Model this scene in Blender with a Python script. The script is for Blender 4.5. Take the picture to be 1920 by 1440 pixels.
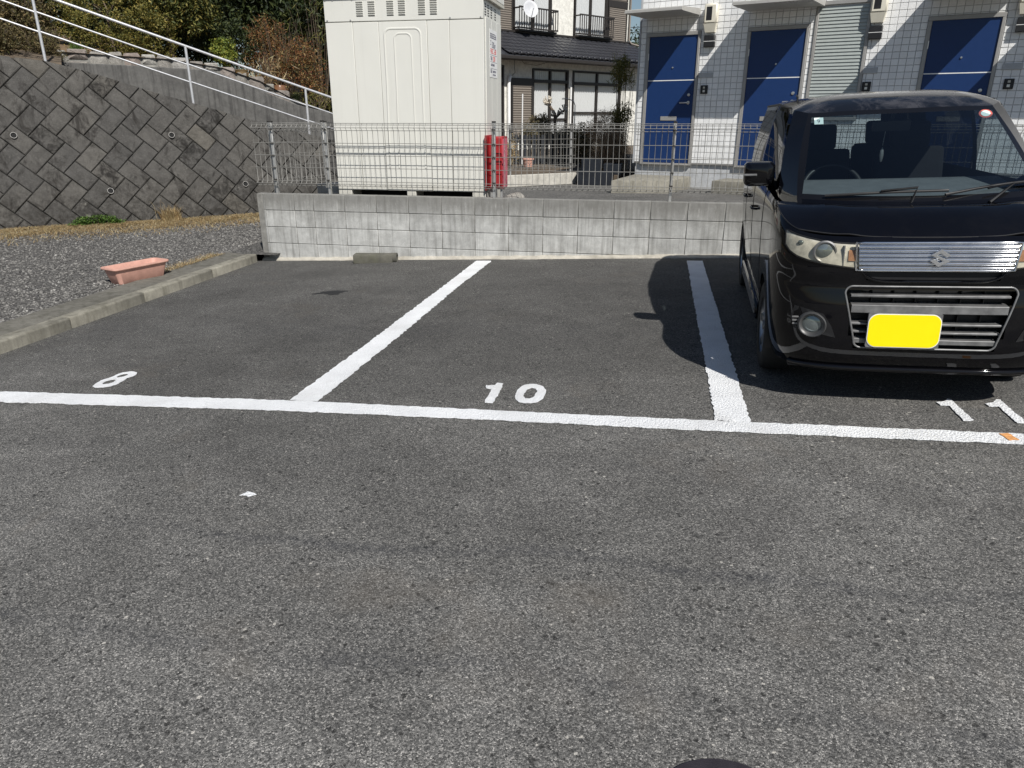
import bpy, bmesh, math, random
from mathutils import Vector, Matrix
R = math.radians
random.seed(7)
scene = bpy.context.scene
for o in list(bpy.data.objects): bpy.data.objects.remove(o)
C = scene.collection

# ------------------------------------------------------------------ camera
cam_d = bpy.data.cameras.new('camera'); cam = bpy.data.objects.new('camera', cam_d); C.objects.link(cam)
cam_d.sensor_width = 36.0; cam_d.lens = 36.0 * 1350 / 1920; cam_d.clip_start = 0.05; cam_d.clip_end = 3000
cam.location = (2.0745, -8.2543, 0.8824)
cam.rotation_euler = (R(90 - 20.437), 0.0, R(11.188))
scene.camera = cam
scene.render.resolution_x = 1024; scene.render.resolution_y = 768

# ------------------------------------------------------------------ sky, sun, exposure
TO_SUN = Vector((0.52, -0.80, 1.0)).normalized()
world = bpy.data.worlds.new('World'); scene.world = world; world.use_nodes = True
wn = world.node_tree; wn.nodes.clear()
sky = wn.nodes.new('ShaderNodeTexSky'); sky.sky_type = 'NISHITA'; sky.sun_disc = False
sky.sun_elevation = math.asin(TO_SUN.z); sky.sun_rotation = math.atan2(TO_SUN.x, TO_SUN.y)
sky.air_density = 1.0; sky.dust_density = 0.6; sky.ozone_density = 1.5
bg = wn.nodes.new('ShaderNodeBackground'); bg.inputs['Strength'].default_value = 0.052
wo = wn.nodes.new('ShaderNodeOutputWorld')
wn.links.new(sky.outputs[0], bg.inputs[0]); wn.links.new(bg.outputs[0], wo.inputs[0])
sd = bpy.data.lights.new('sun', 'SUN'); sd.energy = 4.3; sd.angle = R(0.53); sd.color = (1.0, 0.968, 0.915)
sun = bpy.data.objects.new('sun', sd); C.objects.link(sun); sun.location = (8, -12, 16)
sun.rotation_euler = TO_SUN.to_track_quat('Z', 'Y').to_euler()
vs = scene.view_settings
vs.view_transform = 'Standard'; vs.look = 'None'; vs.exposure = 0.35; vs.gamma = 1.0; vs.use_curve_mapping = False
scene.render.engine = 'CYCLES'

# ------------------------------------------------------------------ scene tagging
def tag(o, label=None, cat=None, group=None, kind=None):
    if label: o['label'] = label
    if cat: o['category'] = cat
    if group: o['group'] = group
    if kind: o['kind'] = kind
    return o
def empty(name, loc=(0, 0, 0), rot=(0, 0, 0), label=None, cat=None, group=None, kind=None):
    o = bpy.data.objects.new(name, None); C.objects.link(o)
    o.location = loc; o.rotation_euler = rot; o.empty_display_size = 0.2
    return tag(o, label, cat, group, kind)
def inst(name, mesh, parent=None, loc=(0, 0, 0), rot=(0, 0, 0), scale=(1, 1, 1)):
    o = bpy.data.objects.new(name, mesh); C.objects.link(o); o.parent = parent
    o.location = loc; o.rotation_euler = rot; o.scale = scale
    return o
def copy_tree(o, parent=None):
    c = o.copy(); C.objects.link(c); c.parent = parent
    for ch in list(o.children): copy_tree(ch, c)
    return c
def gz(x):                                   # the lot falls gently to the left
    return -0.703 + 0.0425 * max(-9.0, min(9.0, x))

# ------------------------------------------------------------------ mesh builder
class MB:
    def __init__(s): s.v = []; s.f = []; s.m = []
    def add(s, vs_, fs, m=0):
        k = len(s.v); s.v += [tuple(a) for a in vs_]
        for f in fs: s.f.append(tuple(i + k for i in f)); s.m.append(m)
        return k
    def box(s, x0, x1, y0, y1, z0, z1, m=0):
        s.add([(x0,y0,z0),(x1,y0,z0),(x1,y1,z0),(x0,y1,z0),(x0,y0,z1),(x1,y0,z1),(x1,y1,z1),(x0,y1,z1)],
              [(0,3,2,1),(4,5,6,7),(0,1,5,4),(1,2,6,5),(2,3,7,6),(3,0,4,7)], m); return s
    def obox(s, c, X, Y, Z, m=0):
        c, X, Y, Z = Vector(c), Vector(X), Vector(Y), Vector(Z)
        P = [c + a*X + b*Y + d*Z for d in (-1, 1) for a, b in ((-1,-1),(1,-1),(1,1),(-1,1))]
        s.add(P, [(0,3,2,1),(4,5,6,7),(0,1,5,4),(1,2,6,5),(2,3,7,6),(3,0,4,7)], m); return s
    def quad(s, a, b, c, d, m=0): s.add([a,b,c,d], [(0,1,2,3)], m); return s
    def prism(s, poly, z0, z1, fn=None, m=0):
        n = len(poly); fn = fn or (lambda x, y, z: (x, y, z))
        V = [fn(x, y, z0) for x, y in poly] + [fn(x, y, z1) for x, y in poly]
        s.add(V, [tuple(range(n))[::-1], tuple(range(n, 2*n))] + [(i, (i+1) % n, n+(i+1) % n, n+i) for i in range(n)], m); return s
    def tube(s, path, r, n=8, closed=False, m=0, cap=True):
        path = [Vector(q) for q in path]; L = len(path); rings = []
        rr = r if isinstance(r, (list, tuple)) else [r]*L
        up = None
        for i, q in enumerate(path):
            a = path[i-1] if (i > 0 or closed) else q; b = path[(i+1) % L] if (i < L-1 or closed) else q
            t = (b - a); t = t.normalized() if t.length > 1e-9 else Vector((0,0,1))
            if up is None: up = t.cross(Vector((0.31, 0.17, 0.93))); up = up.normalized() if up.length > 1e-4 else t.orthogonal().normalized()
            up = up - t*up.dot(t); up = up.normalized() if up.length > 1e-6 else t.orthogonal().normalized()
            w = t.cross(up)
            rings.append([q + rr[i]*(math.cos(2*math.pi*j/n)*up + math.sin(2*math.pi*j/n)*w) for j in range(n)])
        V = [p for g in rings for p in g]; F = []
        for i in range(L if closed else L-1):
            for j in range(n):
                a, b = i*n+j, i*n+(j+1) % n; k = ((i+1) % L)*n
                F.append((a, b, k+(j+1) % n, k+j))
        if cap and not closed: F += [tuple(range(n))[::-1], tuple(range((L-1)*n, L*n))]
        s.add(V, F, m); return s
    def cyl(s, a, b, r, n=16, r2=None, m=0): return s.tube([a, b], [r, r if r2 is None else r2], n, m=m)
    def lathe(s, prof, n=24, fn=None, m=0, close=False):
        fn = fn or (lambda x, y, z: (x, y, z)); L = len(prof)
        V = [fn(r*math.cos(2*math.pi*j/n), r*math.sin(2*math.pi*j/n), z) for r, z in prof for j in range(n)]
        F = [(i*n+j, i*n+(j+1) % n, (i+1) % L*n+(j+1) % n, (i+1) % L*n+j) for i in range(L if close else L-1) for j in range(n)]
        s.add(V, F, m); return s
    def grid(s, fn, nu, nv, m=0):
        V = [fn(i/nu, j/nv) for j in range(nv+1) for i in range(nu+1)]
        F = [(j*(nu+1)+i, j*(nu+1)+i+1, (j+1)*(nu+1)+i+1, (j+1)*(nu+1)+i) for j in range(nv) for i in range(nu)]
        s.add(V, F, m); return s
    def mesh(s, name, mats, smooth=None, bevel=0, seg=1, fix=False):
        me = bpy.data.meshes.new(name); me.from_pydata(s.v, [], s.f)
        for mt in (mats if isinstance(mats, (list, tuple)) else [mats]): me.materials.append(mt)
        if any(s.m): me.polygons.foreach_set('material_index', s.m)
        if bevel or fix:
            bm = bmesh.new(); bm.from_mesh(me)
            if fix: bmesh.ops.remove_doubles(bm, verts=bm.verts, dist=1e-5); bmesh.ops.recalc_face_normals(bm, faces=bm.faces)
            if bevel:
                es = [e for e in bm.edges if len(e.link_faces) == 2 and e.calc_face_angle() > 0.5]
                bmesh.ops.bevel(bm, geom=es, offset=bevel, segments=seg, affect='EDGES', profile=0.6, clamp_overlap=True)
            bm.to_mesh(me); bm.free()
        if smooth is not None:
            me.polygons.foreach_set('use_smooth', [True]*len(me.polygons)); me.set_sharp_from_angle(angle=R(smooth))
        me.update(); return me
    def build(s, name, mats, parent=None, smooth=None, bevel=0, seg=1, fix=False, loc=(0,0,0), rot=(0,0,0)):
        return inst(name, s.mesh(name, mats, smooth, bevel, seg, fix), parent, loc, rot)
def bx(name, mat, parent, x0, x1, y0, y1, z0, z1, bevel=0, seg=1):
    return MB().box(x0, x1, y0, y1, z0, z1).build(name, mat, parent, bevel=bevel, seg=seg, smooth=40 if bevel else None)
def lerp(a, b, t): return a + (b-a)*t
def tab(T, x):                                # piecewise-linear table, smoothed
    if x <= T[0][0]: return T[0][1]
    for (a, p), (b, q) in zip(T, T[1:]):
        if x <= b:
            return p + (q-p)*(x-a)/(b-a)
    return T[-1][1]

def tabs(T, x):                               # the same table as a smooth curve
    n = len(T)
    if x <= T[0][0]: return T[0][1]
    if x >= T[-1][0]: return T[-1][1]
    for i in range(n-1):
        a, p = T[i]; b, q = T[i+1]
        if x <= b:
            sl = (q-p)/(b-a); m0 = (q-T[i-1][1])/(b-T[i-1][0]) if i else sl; m1 = (T[i+2][1]-p)/(T[i+2][0]-a) if i+2 < n else sl
            t = (x-a)/(b-a); h = b-a
            return (2*t**3-3*t*t+1)*p + (t**3-2*t*t+t)*h*m0 + (-2*t**3+3*t*t)*q + (t**3-t*t)*h*m1
# ------------------------------------------------------------------ materials
class NT:
    def __init__(s, name):
        s.mat = bpy.data.materials.new(name); s.mat.use_nodes = True; s.t = s.mat.node_tree; s.t.nodes.clear()
        s.out = s.t.nodes.new('ShaderNodeOutputMaterial')
    def n(s, typ, ins=None, **kw):
        nd = s.t.nodes.new(typ)
        for k, v in kw.items(): setattr(nd, k, v)
        for k, v in (ins or {}).items(): s.set(nd.inputs[k], v)
        return nd
    def set(s, sock, v):
        if isinstance(v, bpy.types.NodeSocket): s.t.links.new(v, sock)
        elif isinstance(v, bpy.types.Node): s.t.links.new(v.outputs[0], sock)
        else: sock.default_value = (*v, 1.0) if (isinstance(v, tuple) and len(v) == 3 and sock.type == 'RGBA') else v
    def pos(s): return s.n('ShaderNodeNewGeometry').outputs['Position']
    def obj(s): return s.n('ShaderNodeTexCoord').outputs['Object']
    def island(s): return s.n('ShaderNodeNewGeometry').outputs['Random Per Island']
    def rnd(s): return s.n('ShaderNodeObjectInfo').outputs['Random']
    def scale(s, vec, sc): return s.n('ShaderNodeMapping', {'Vector': vec, 'Scale': sc}).outputs[0]
    def noise(s, vec, sc, detail=4, rough=0.55, dist=0.0):
        return s.n('ShaderNodeTexNoise', {'Vector': vec, 'Scale': sc, 'Detail': detail, 'Roughness': rough, 'Distortion': dist}).outputs[0]
    def vor(s, vec, sc, feature='F1'): return s.n('ShaderNodeTexVoronoi', {'Vector': vec, 'Scale': sc}, feature=feature)
    def ramp(s, fac, stops, interp='LINEAR'):
        r = s.n('ShaderNodeValToRGB', {'Fac': fac}); cr = r.color_ramp; cr.interpolation = interp
        while len(cr.elements) > 1: cr.elements.remove(cr.elements[-1])
        for i, (p_, c) in enumerate(stops):
            e = cr.elements[0] if i == 0 else cr.elements.new(p_)
            e.position = p_; e.color = (*c, 1) if isinstance(c, tuple) else (c, c, c, 1)
        return r.outputs[0]
    def math(s, op, a, b=0.0, c=None):
        nd = s.n('ShaderNodeMath', operation=op); s.set(nd.inputs[0], a); s.set(nd.inputs[1], b)
        if c is not None: s.set(nd.inputs[2], c)
        return nd.outputs[0]
    def mix(s, fac, a, b, blend='MIX'):
        nd = s.n('ShaderNodeMix', data_type='RGBA', blend_type=blend, clamp_factor=True)
        s.set(nd.inputs['Factor'], fac); s.set(nd.inputs[6], a); s.set(nd.inputs[7], b); return nd.outputs[2]
    def bump(s, h, strength=0.3, dist=0.01, nrm=None):
        ins = {'Height': h, 'Strength': strength, 'Distance': dist}
        if nrm is not None: ins['Normal'] = nrm
        return s.n('ShaderNodeBump', ins).outputs[0]
    def pbr(s, col, rough=0.7, metal=0.0, spec=0.4, nrm=None, coat=0.0, trans=0.0, extra=None):
        ins = {'Base Color': col, 'Roughness': rough, 'Metallic': metal, 'Specular IOR Level': spec, 'Coat Weight': coat, 'Transmission Weight': trans}
        if nrm is not None: ins['Normal'] = nrm
        ins.update(extra or {})
        b = s.n('ShaderNodeBsdfPrincipled', ins); s.t.links.new(b.outputs[0], s.out.inputs[0]); return b
    def surf(s, sh): s.t.links.new(sh.outputs[0] if isinstance(sh, bpy.types.Node) else sh, s.out.inputs[0])

def m_plain(name, col, rough=0.6, metal=0.0, spec=0.4, var=0.12, sc=14.0, bump=0.0, bsc=60.0, coat=0.0):
    t = NT(name); P = t.obj(); n = t.noise(P, sc, 5, 0.6)
    c = t.mix(1.0, col, t.ramp(n, [(0.3, 1 - var), (0.7, 1 + var)]), 'MULTIPLY')
    nrm = t.bump(t.noise(P, bsc, 3), bump, 0.004) if bump else None
    t.pbr(c, t.math('MULTIPLY_ADD', n, 0.15, rough - 0.07), metal, spec, nrm, coat); return t.mat
def m_leaf(name, stops, rough=0.55, trans=0.25):
    t = NT(name); col = t.ramp(t.island(), stops)
    b = t.n('ShaderNodeBsdfPrincipled', {'Base Color': col, 'Roughness': rough, 'Specular IOR Level': 0.3})
    tr = t.n('ShaderNodeBsdfTranslucent', {'Color': col}); mx = t.n('ShaderNodeMixShader', {0: trans, 1: b.outputs[0], 2: tr.outputs[0]})
    t.surf(mx); return t.mat
def m_glass(name, tint, refl=1.0, rough=0.0):
    t = NT(name); tr = t.n('ShaderNodeBsdfTransparent', {'Color': tint}); gl = t.n('ShaderNodeBsdfGlossy', {'Color': (1,1,1), 'Roughness': rough})
    bf = t.n('ShaderNodeNewGeometry').outputs['Backfacing']       # thin sheet: same reflectance from either side
    f = t.n('ShaderNodeFresnel', {'IOR': t.math('MULTIPLY_ADD', bf, 1/1.5 - 1.5, 1.5)}); t.surf(t.n('ShaderNodeMixShader', {0: t.math('MULTIPLY', f.outputs[0], refl), 1: tr.outputs[0], 2: gl.outputs[0]})); return t.mat
def m_asphalt(name, lo=0.058, hi=0.176, tracks=True, fine=1.0):
    t = NT(name); P = t.pos()
    v1 = t.vor(P, 215*fine); v2 = t.vor(P, 480*fine); v3 = t.vor(t.mix(0.012, P, t.n('ShaderNodeTexNoise', {'Vector': P, 'Scale': 130.0}).outputs[1], 'ADD'), 47*fine)
    r1 = t.n('ShaderNodeSeparateColor', {0: v1.outputs['Color']}).outputs[0]
    r2 = t.n('ShaderNodeSeparateColor', {0: v2.outputs['Color']}).outputs[1]
    r3 = t.n('ShaderNodeSeparateColor', {0: v3.outputs['Color']}).outputs[2]
    mixv = t.math('MULTIPLY_ADD', r1, 0.62, t.math('MULTIPLY', r2, 0.38))
    col = t.ramp(mixv, [(0.08, (lo*0.40,)*3), (0.26, (lo, lo, lo*0.98)), (0.55, (hi*0.68, hi*0.672, hi*0.65)), (0.78, (hi*1.12, hi*1.10, hi*1.06)), (0.93, (hi*2.5, hi*2.42, hi*2.28))])
    # loose chips and pits
    pit = t.math('MULTIPLY', t.math('GREATER_THAN', r3, 0.93), t.math('LESS_THAN', v3.outputs['Distance'], t.math('MULTIPLY_ADD', r3, 2.2, -1.76)))
    col = t.mix(t.math('MULTIPLY', pit, 0.70), col, (lo*0.24,)*3)
    chip = t.math('MULTIPLY', t.math('LESS_THAN', r3, 0.050), t.math('LESS_THAN', v3.outputs['Distance'], t.math('MULTIPLY_ADD', r3, 5.0, 0.06)))
    col = t.mix(chip, col, (0.40, 0.385, 0.355))
    col = t.mix(1.0, col, (1.012, 1.0, 0.98), 'MULTIPLY')
    big = t.noise(P, 0.55, 5, 0.6, 0.6); mid = t.noise(P, 3.2, 5, 0.65)
    col = t.mix(1.0, col, t.ramp(big, [(0.28, 0.82), (0.50, 1.0), (0.72, 1.20)]), 'MULTIPLY')
    col = t.mix(1.0, col, t.ramp(mid, [(0.25, 0.86), (0.75, 1.14)]), 'MULTIPLY')
    dust = t.math('MULTIPLY', t.ramp(t.noise(P, 1.35, 4, 0.6, 0.3), [(0.60, 0.0), (0.74, 1.0)]), 0.30)
    col = t.mix(dust, col, (0.165, 0.142, 0.115))
    worn = t.noise(t.scale(P, (0.9, 1.5, 1.0)), 1.1, 6, 0.7, 1.2); col = t.mix(1.0, col, t.ramp(worn, [(0.36, 0.90), (0.52, 1.0), (0.70, 1.26)]), 'MULTIPLY')
    if tracks:
        sx = t.n('ShaderNodeSeparateXYZ', {0: P})                 # colour darkens towards the stalls, painting the falloff at grazing view angles
        graze_dark = t.n('ShaderNodeMapRange', {0: t.math('MULTIPLY_ADD', t.noise(P, 0.9, 3), 1.6, sx.outputs[1]), 1: -6.6, 2: -2.6, 3: 1.10, 4: 0.66}).outputs[0]
        col = t.mix(1.0, col, t.n('ShaderNodeCombineColor', {0: graze_dark, 1: graze_dark, 2: graze_dark}).outputs[0], 'MULTIPLY')
        wob = t.math('MULTIPLY_ADD', t.noise(t.scale(P, (0.8, 0.05, 0.1)), 1.0, 2), 0.30, -0.15)
        for yc, w, k in ((-6.06, 0.055, 0.26), (-6.66, 0.07, 0.20), (-5.30, 0.11, 0.06), (-3.1, 0.5, 0.10)):
            d = t.math('ABSOLUTE', t.math('SUBTRACT', t.math('SUBTRACT', sx.outputs[1], yc), wob))
            f = t.math('MULTIPLY', t.math('SUBTRACT', 1.0, t.math('MINIMUM', t.math('DIVIDE', d, w), 1.0)), t.math('MULTIPLY', t.ramp(t.noise(P, 2.3, 5, 0.7), [(0.34, 0.0), (0.60, k*2.2)]), t.ramp(t.noise(P, 34, 4, 0.75), [(0.38, 0.15), (0.58, 1.0)])))
            col = t.mix(f, col, (0.024, 0.026, 0.033))
    h = t.math('MULTIPLY_ADD', v1.outputs['Distance'], -0.9, t.math('MULTIPLY', t.noise(P, 420*fine, 2), 0.5))
    h = t.math('SUBTRACT', h, t.math('MULTIPLY', pit, 1.1))
    t.pbr(col, 0.88, 0, 0.28, t.bump(h, 0.55, 0.004)); return t.mat
def m_concrete(name, base, streak=0.5, dark=0.35, stain=(0.05, 0.045, 0.04), moss=0.0, sc=1.0, wtop=None):
    t = NT(name); P = t.pos(); rn = t.rnd()
    f1 = t.noise(P, 9*sc, 6, 0.7); fine = t.noise(P, 140, 3, 0.7)
    col = t.mix(1.0, base, t.ramp(f1, [(0.28, 0.74), (0.72, 1.22)]), 'MULTIPLY')
    col = t.mix(1.0, col, t.ramp(rn, [(0.0, 0.90), (1.0, 1.10)]), 'MULTIPLY')
    col = t.mix(1.0, col, t.ramp(fine, [(0.3, 0.84), (0.7, 1.14)]), 'MULTIPLY')
    st = t.noise(t.scale(P, (16*sc, 16*sc, 0.9*sc)), 1.0, 5, 0.65)
    col = t.mix(t.math('MULTIPLY', t.ramp(st, [(0.48, 0.0), (0.68, 1.0)]), streak), col, stain)
    bl = t.noise(P, 2.4*sc, 5, 0.7, 0.8)
    col = t.mix(t.math('MULTIPLY', t.ramp(bl, [(0.50, 0.0), (0.70, 1.0)]), dark), col, stain)
    if wtop is not None:                      # rain-stained cap course, pale bloom below it
        z = t.n('ShaderNodeSeparateXYZ', {0: P}).outputs[2]
        zz = t.math('MULTIPLY_ADD', t.noise(t.scale(P, (15, 15, 1.2)), 1.0, 6, 0.75), 0.34, t.math('SUBTRACT', z, 0.10))
        col = t.mix(t.math('MULTIPLY', t.ramp(zz, [(0.0, 0.0), (1.0, 1.0)]) if False else t.n('ShaderNodeMapRange', {0: zz, 1: wtop, 2: wtop + 0.24, 3: 0.0, 4: 0.66}).outputs[0], 1.0), col, (0.115, 0.11, 0.098))
        wh = t.noise(t.scale(P, (22, 22, 3.5)), 1.0, 4, 0.7)
        col = t.mix(t.math('MULTIPLY', t.ramp(wh, [(0.60, 0.0), (0.76, 1.0)]), 0.38), col, (0.62, 0.61, 0.58))
    if moss: col = t.mix(t.math('MULTIPLY', t.ramp(t.noise(P, 5, 5, 0.7), [(0.5, 0.0), (0.7, 1.0)]), moss), col, (0.07, 0.075, 0.035))
    t.pbr(col, 0.9, 0, 0.25, t.bump(t.math('ADD', fine, t.math('MULTIPLY', f1, 1.5)), 0.35, 0.006)); return t.mat

def m_retain():
    t = NT('retaining_block'); P = t.pos(); r = t.rnd(); z = t.n('ShaderNodeSeparateXYZ', {0: P}).outputs[2]
    n1 = t.noise(P, 7, 6, 0.72, 0.6); fine = t.noise(P, 110, 3, 0.7)
    c = t.mix(1.0, (0.080, 0.077, 0.072), t.ramp(n1, [(0.25, 0.62), (0.75, 1.42)]), 'MULTIPLY')
    c = t.mix(1.0, c, t.ramp(r, [(0.0, (0.80, 0.80, 0.81)), (0.6, (0.98, 0.97, 0.96)), (0.97, (1.10, 1.08, 1.05)), (1.0, (1.22, 1.17, 1.08))]), 'MULTIPLY')
    c = t.mix(1.0, c, t.ramp(fine, [(0.3, 0.76), (0.7, 1.2)]), 'MULTIPLY')
    swirl = t.noise(P, 26, 4, 0.6, 2.4); c = t.mix(t.math('MULTIPLY', t.ramp(swirl, [(0.56, 0.0), (0.70, 1.0)]), 0.45), c, (0.17, 0.162, 0.148))
    bl = t.noise(t.scale(P, (4.2, 4.2, 2.0)), 1.0, 6, 0.78, 0.7)
    c = t.mix(t.math('MULTIPLY', t.ramp(bl, [(0.52, 0.0), (0.64, 1.0)]), 0.85), c, (0.022, 0.020, 0.018))
    pk = t.math('GREATER_THAN', t.math('FRACT', t.math('MULTIPLY', r, 17.31)), 0.90)
    c = t.mix(t.math('MULTIPLY', pk, t.ramp(t.noise(P, 8, 6, 0.75, 0.8), [(0.44, 0.0), (0.60, 0.85)])), c, (0.014, 0.013, 0.012))
    low = t.n('ShaderNodeMapRange', {0: t.math('MULTIPLY_ADD', t.noise(P, 9, 6, 0.75, 0.5), 1.5, z), 1: 0.75, 2: 0.15, 3: 0.0, 4: 0.75}).outputs[0]
    c = t.mix(t.math('MULTIPLY', low, t.ramp(t.noise(P, 17, 5, 0.75), [(0.38, 0.0), (0.58, 1.0)])), c, (0.026, 0.024, 0.021))
    ef = t.noise(P, 3.1, 4, 0.6); c = t.mix(t.math('MULTIPLY', t.ramp(ef, [(0.68, 0.0), (0.76, 1.0)]), t.ramp(n1, [(0.45, 0.0), (0.62, 0.7)])), c, (0.32, 0.305, 0.27))
    t.pbr(c, 0.92, 0, 0.22, t.bump(t.math('ADD', fine, t.math('MULTIPLY', n1, 3.0)), 0.55, 0.010)); return t.mat
M = {}
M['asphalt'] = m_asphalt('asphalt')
M['asphalt_forecourt'] = m_asphalt('asphalt_forecourt', 0.05, 0.15, False)
def m_paint():
    t = NT('road_paint'); P = t.pos(); n = t.noise(P, 160, 4, 0.7); v = t.vor(P, 95)
    col = t.mix(1.0, (0.83, 0.84, 0.85), t.ramp(t.noise(P, 5, 4), [(0.3, 0.93), (0.7, 1.06)]), 'MULTIPLY')
    hole = t.math('GREATER_THAN', t.noise(P, 210, 3, 0.6), 0.665)
    col = t.mix(t.math('MULTIPLY', hole, 0.8), col, (0.12, 0.12, 0.12))
    col = t.mix(t.math('MULTIPLY', t.ramp(t.noise(P, 2.0, 5, 0.7), [(0.50, 0.0), (0.72, 1.0)]), 0.26), col, (0.47, 0.45, 0.42))
    t.pbr(col, 0.72, 0, 0.35, t.bump(t.math('SUBTRACT', n, t.math('MULTIPLY', v.outputs['Distance'], 0.8)), 1.0, 0.008)); return t.mat
M['paint'] = m_paint()
M['orange_paint'] = m_plain('orange_paint', (0.62, 0.30, 0.11), 0.8, var=0.35, sc=60)
M['block'] = m_concrete('concrete_block', (0.43, 0.43, 0.415), 0.55, 0.30, (0.15, 0.147, 0.135), wtop=-0.24)
M['mortar'] = m_plain('mortar', (0.20, 0.195, 0.18), 0.95, var=0.25, bump=0.4)
M['footing'] = m_concrete('footing_concrete', (0.46, 0.43, 0.37), 0.2, 0.45, (0.16, 0.15, 0.12))
M['kerb'] = m_concrete('kerb_concrete', (0.150, 0.143, 0.124), 0.55, 0.45, (0.055, 0.052, 0.04))
M['kerb_edge'] = m_concrete('kerb_edge_concrete', (0.235, 0.222, 0.185), 0.5, 0.4, (0.075, 0.07, 0.052))
M['retain'] = m_retain()
M['joint'] = m_plain('dark_joint', (0.030, 0.028, 0.026), 0.95, var=0.3, bump=0.4)
M['parapet'] = m_concrete('parapet_concrete', (0.125, 0.122, 0.116), 0.70, 0.4, (0.035, 0.034, 0.034))
M['light_concrete'] = m_concrete('light_concrete', (0.50, 0.48, 0.43), 0.3, 0.2, (0.2, 0.19, 0.16))
M['step_concrete'] = m_concrete('step_concrete', (0.27, 0.255, 0.215), 0.5, 0.45, (0.09, 0.085, 0.068))
M['chunk'] = m_concrete('old_concrete', (0.125, 0.12, 0.10), 0.2, 0.5, (0.06, 0.058, 0.05), moss=0.4)
def m_stone():
    t = NT('garden_stone'); P = t.pos(); r = t.rnd(); n = t.noise(P, 16, 7, 0.75, 0.5)
    c = t.ramp(r, [(0.0, (0.25, 0.24, 0.215)), (0.35, (0.40, 0.385, 0.35)), (0.6, (0.22, 0.205, 0.185)), (0.85, (0.25, 0.205, 0.18)), (1.0, (0.36, 0.355, 0.335))])
    c = t.mix(1.0, c, t.ramp(n, [(0.25, 0.45), (0.55, 1.0), (0.78, 1.35)]), 'MULTIPLY')
    t.pbr(c, 0.9, 0, 0.25, t.bump(n, 0.8, 0.03)); return t.mat
M['stone'] = m_stone()
M['gravel'] = None
def m_gravel(name, per='island'):
    t = NT(name); P = t.pos()
    r = t.island() if per == 'island' else t.n('ShaderNodeSeparateColor', {0: t.vor(P, 42).outputs['Color']}).outputs[0]
    c = t.ramp(r, [(0.0, (0.085, 0.082, 0.078)), (0.40, (0.145, 0.140, 0.133)), (0.75, (0.195, 0.188, 0.176)), (0.96, (0.24, 0.23, 0.215)), (1.0, (0.36, 0.35, 0.33))])
    if per != 'island':
        v = t.vor(P, 42); c = t.mix(1.0, c, t.ramp(v.outputs['Distance'], [(0.1, 1.0), (0.75, 0.25)]), 'MULTIPLY')
        t.pbr(c, 0.9, 0, 0.25, t.bump(v.outputs['Distance'], -1.0, 0.02))
    else:
        c = t.mix(1.0, c, t.ramp(t.noise(P, 120, 3), [(0.3, 0.8), (0.7, 1.15)]), 'MULTIPLY'); t.pbr(c, 0.85, 0, 0.3)
    return t.mat
M['gravel_bed'] = m_gravel('gravel_bed', 'cell'); M['gravel'] = m_gravel('gravel_stones')
M['soil'] = m_plain('soil', (0.11, 0.085, 0.06), 0.95, var=0.5, sc=7, bump=0.6, bsc=30)
M['litter'] = m_plain('leaf_litter', (0.17, 0.115, 0.065), 0.95, var=0.5, sc=18, bump=0.8, bsc=50)
M['straw'] = m_leaf('dry_grass', [(0, (0.20, 0.13, 0.06)), (0.4, (0.34, 0.24, 0.115)), (0.75, (0.46, 0.36, 0.20)), (0.93, (0.60, 0.52, 0.34)), (1, (0.20, 0.20, 0.07))], 0.8)
M['galv'] = m_plain('galvanised_steel', (0.42, 0.42, 0.41), 0.45, 0.55, 0.5, 0.15, 40)
M['wire'] = m_plain('weathered_wire', (0.215, 0.21, 0.195), 0.6, 0.2, 0.5, 0.2, 20)
M['rail'] = m_plain('rail_steel', (0.68, 0.68, 0.69), 0.36, 0.55, 0.5, 0.10, 20)
def m_cab():
    t = NT('cream_steel'); P = t.obj(); n = t.noise(t.scale(P, (1.2, 1.2, 0.5)), 1.5, 4)
    c = t.mix(1.0, (0.635, 0.628, 0.58), t.ramp(n, [(0.3, 0.965), (0.7, 1.03)]), 'MULTIPLY')
    st = t.noise(t.scale(P, (26, 26, 0.8)), 1.0, 4); c = t.mix(t.math('MULTIPLY', t.ramp(st, [(0.55, 0.0), (0.8, 1.0)]), 0.10), c, (0.35, 0.33, 0.28))
    z = t.n('ShaderNodeSeparateXYZ', {0: t.pos()}).outputs[2]; gr = t.n('ShaderNodeMapRange', {0: t.math('MULTIPLY_ADD', t.noise(t.scale(P, (20, 20, 5)), 1.0, 5, 0.7), 0.30, z), 1: 0.36, 2: 0.10, 3: 0.0, 4: 0.45}).outputs[0]
    c = t.mix(gr, c, (0.33, 0.30, 0.24))
    rs = t.noise(t.scale(P, (34, 34, 1.6)), 1.0, 5, 0.7); c = t.mix(t.math('MULTIPLY', t.ramp(rs, [(0.66, 0.0), (0.76, 1.0)]), 0.28), c, (0.30, 0.24, 0.16))
    t.pbr(c, 0.42, 0, 0.45, t.bump(t.noise(P, 2.2, 2), 0.16, 0.03)); return t.mat
M['cream'] = m_cab()
M['cream_dark'] = m_plain('cream_steel_shade', (0.50, 0.485, 0.42), 0.5)
M['black_void'] = m_plain('black_cavity', (0.012, 0.012, 0.012), 0.9)
M['red'] = m_plain('red_steel', (0.31, 0.018, 0.022), 0.38, var=0.1, spec=0.5)
M['red_faded'] = m_plain('faded_red_steel', (0.52, 0.13, 0.17), 0.5, var=0.2, sc=25)
M['white_plastic'] = m_plain('white_plastic', (0.75, 0.75, 0.74), 0.5, var=0.06)
M['terracotta'] = m_plain('terracotta_plastic', (0.56, 0.315, 0.25), 0.7, var=0.16, sc=9)
M['ink'] = m_plain('ink_dark', (0.06, 0.06, 0.10), 0.7); M['ink_red'] = m_plain('ink_red', (0.60, 0.10, 0.09), 0.7)
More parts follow.
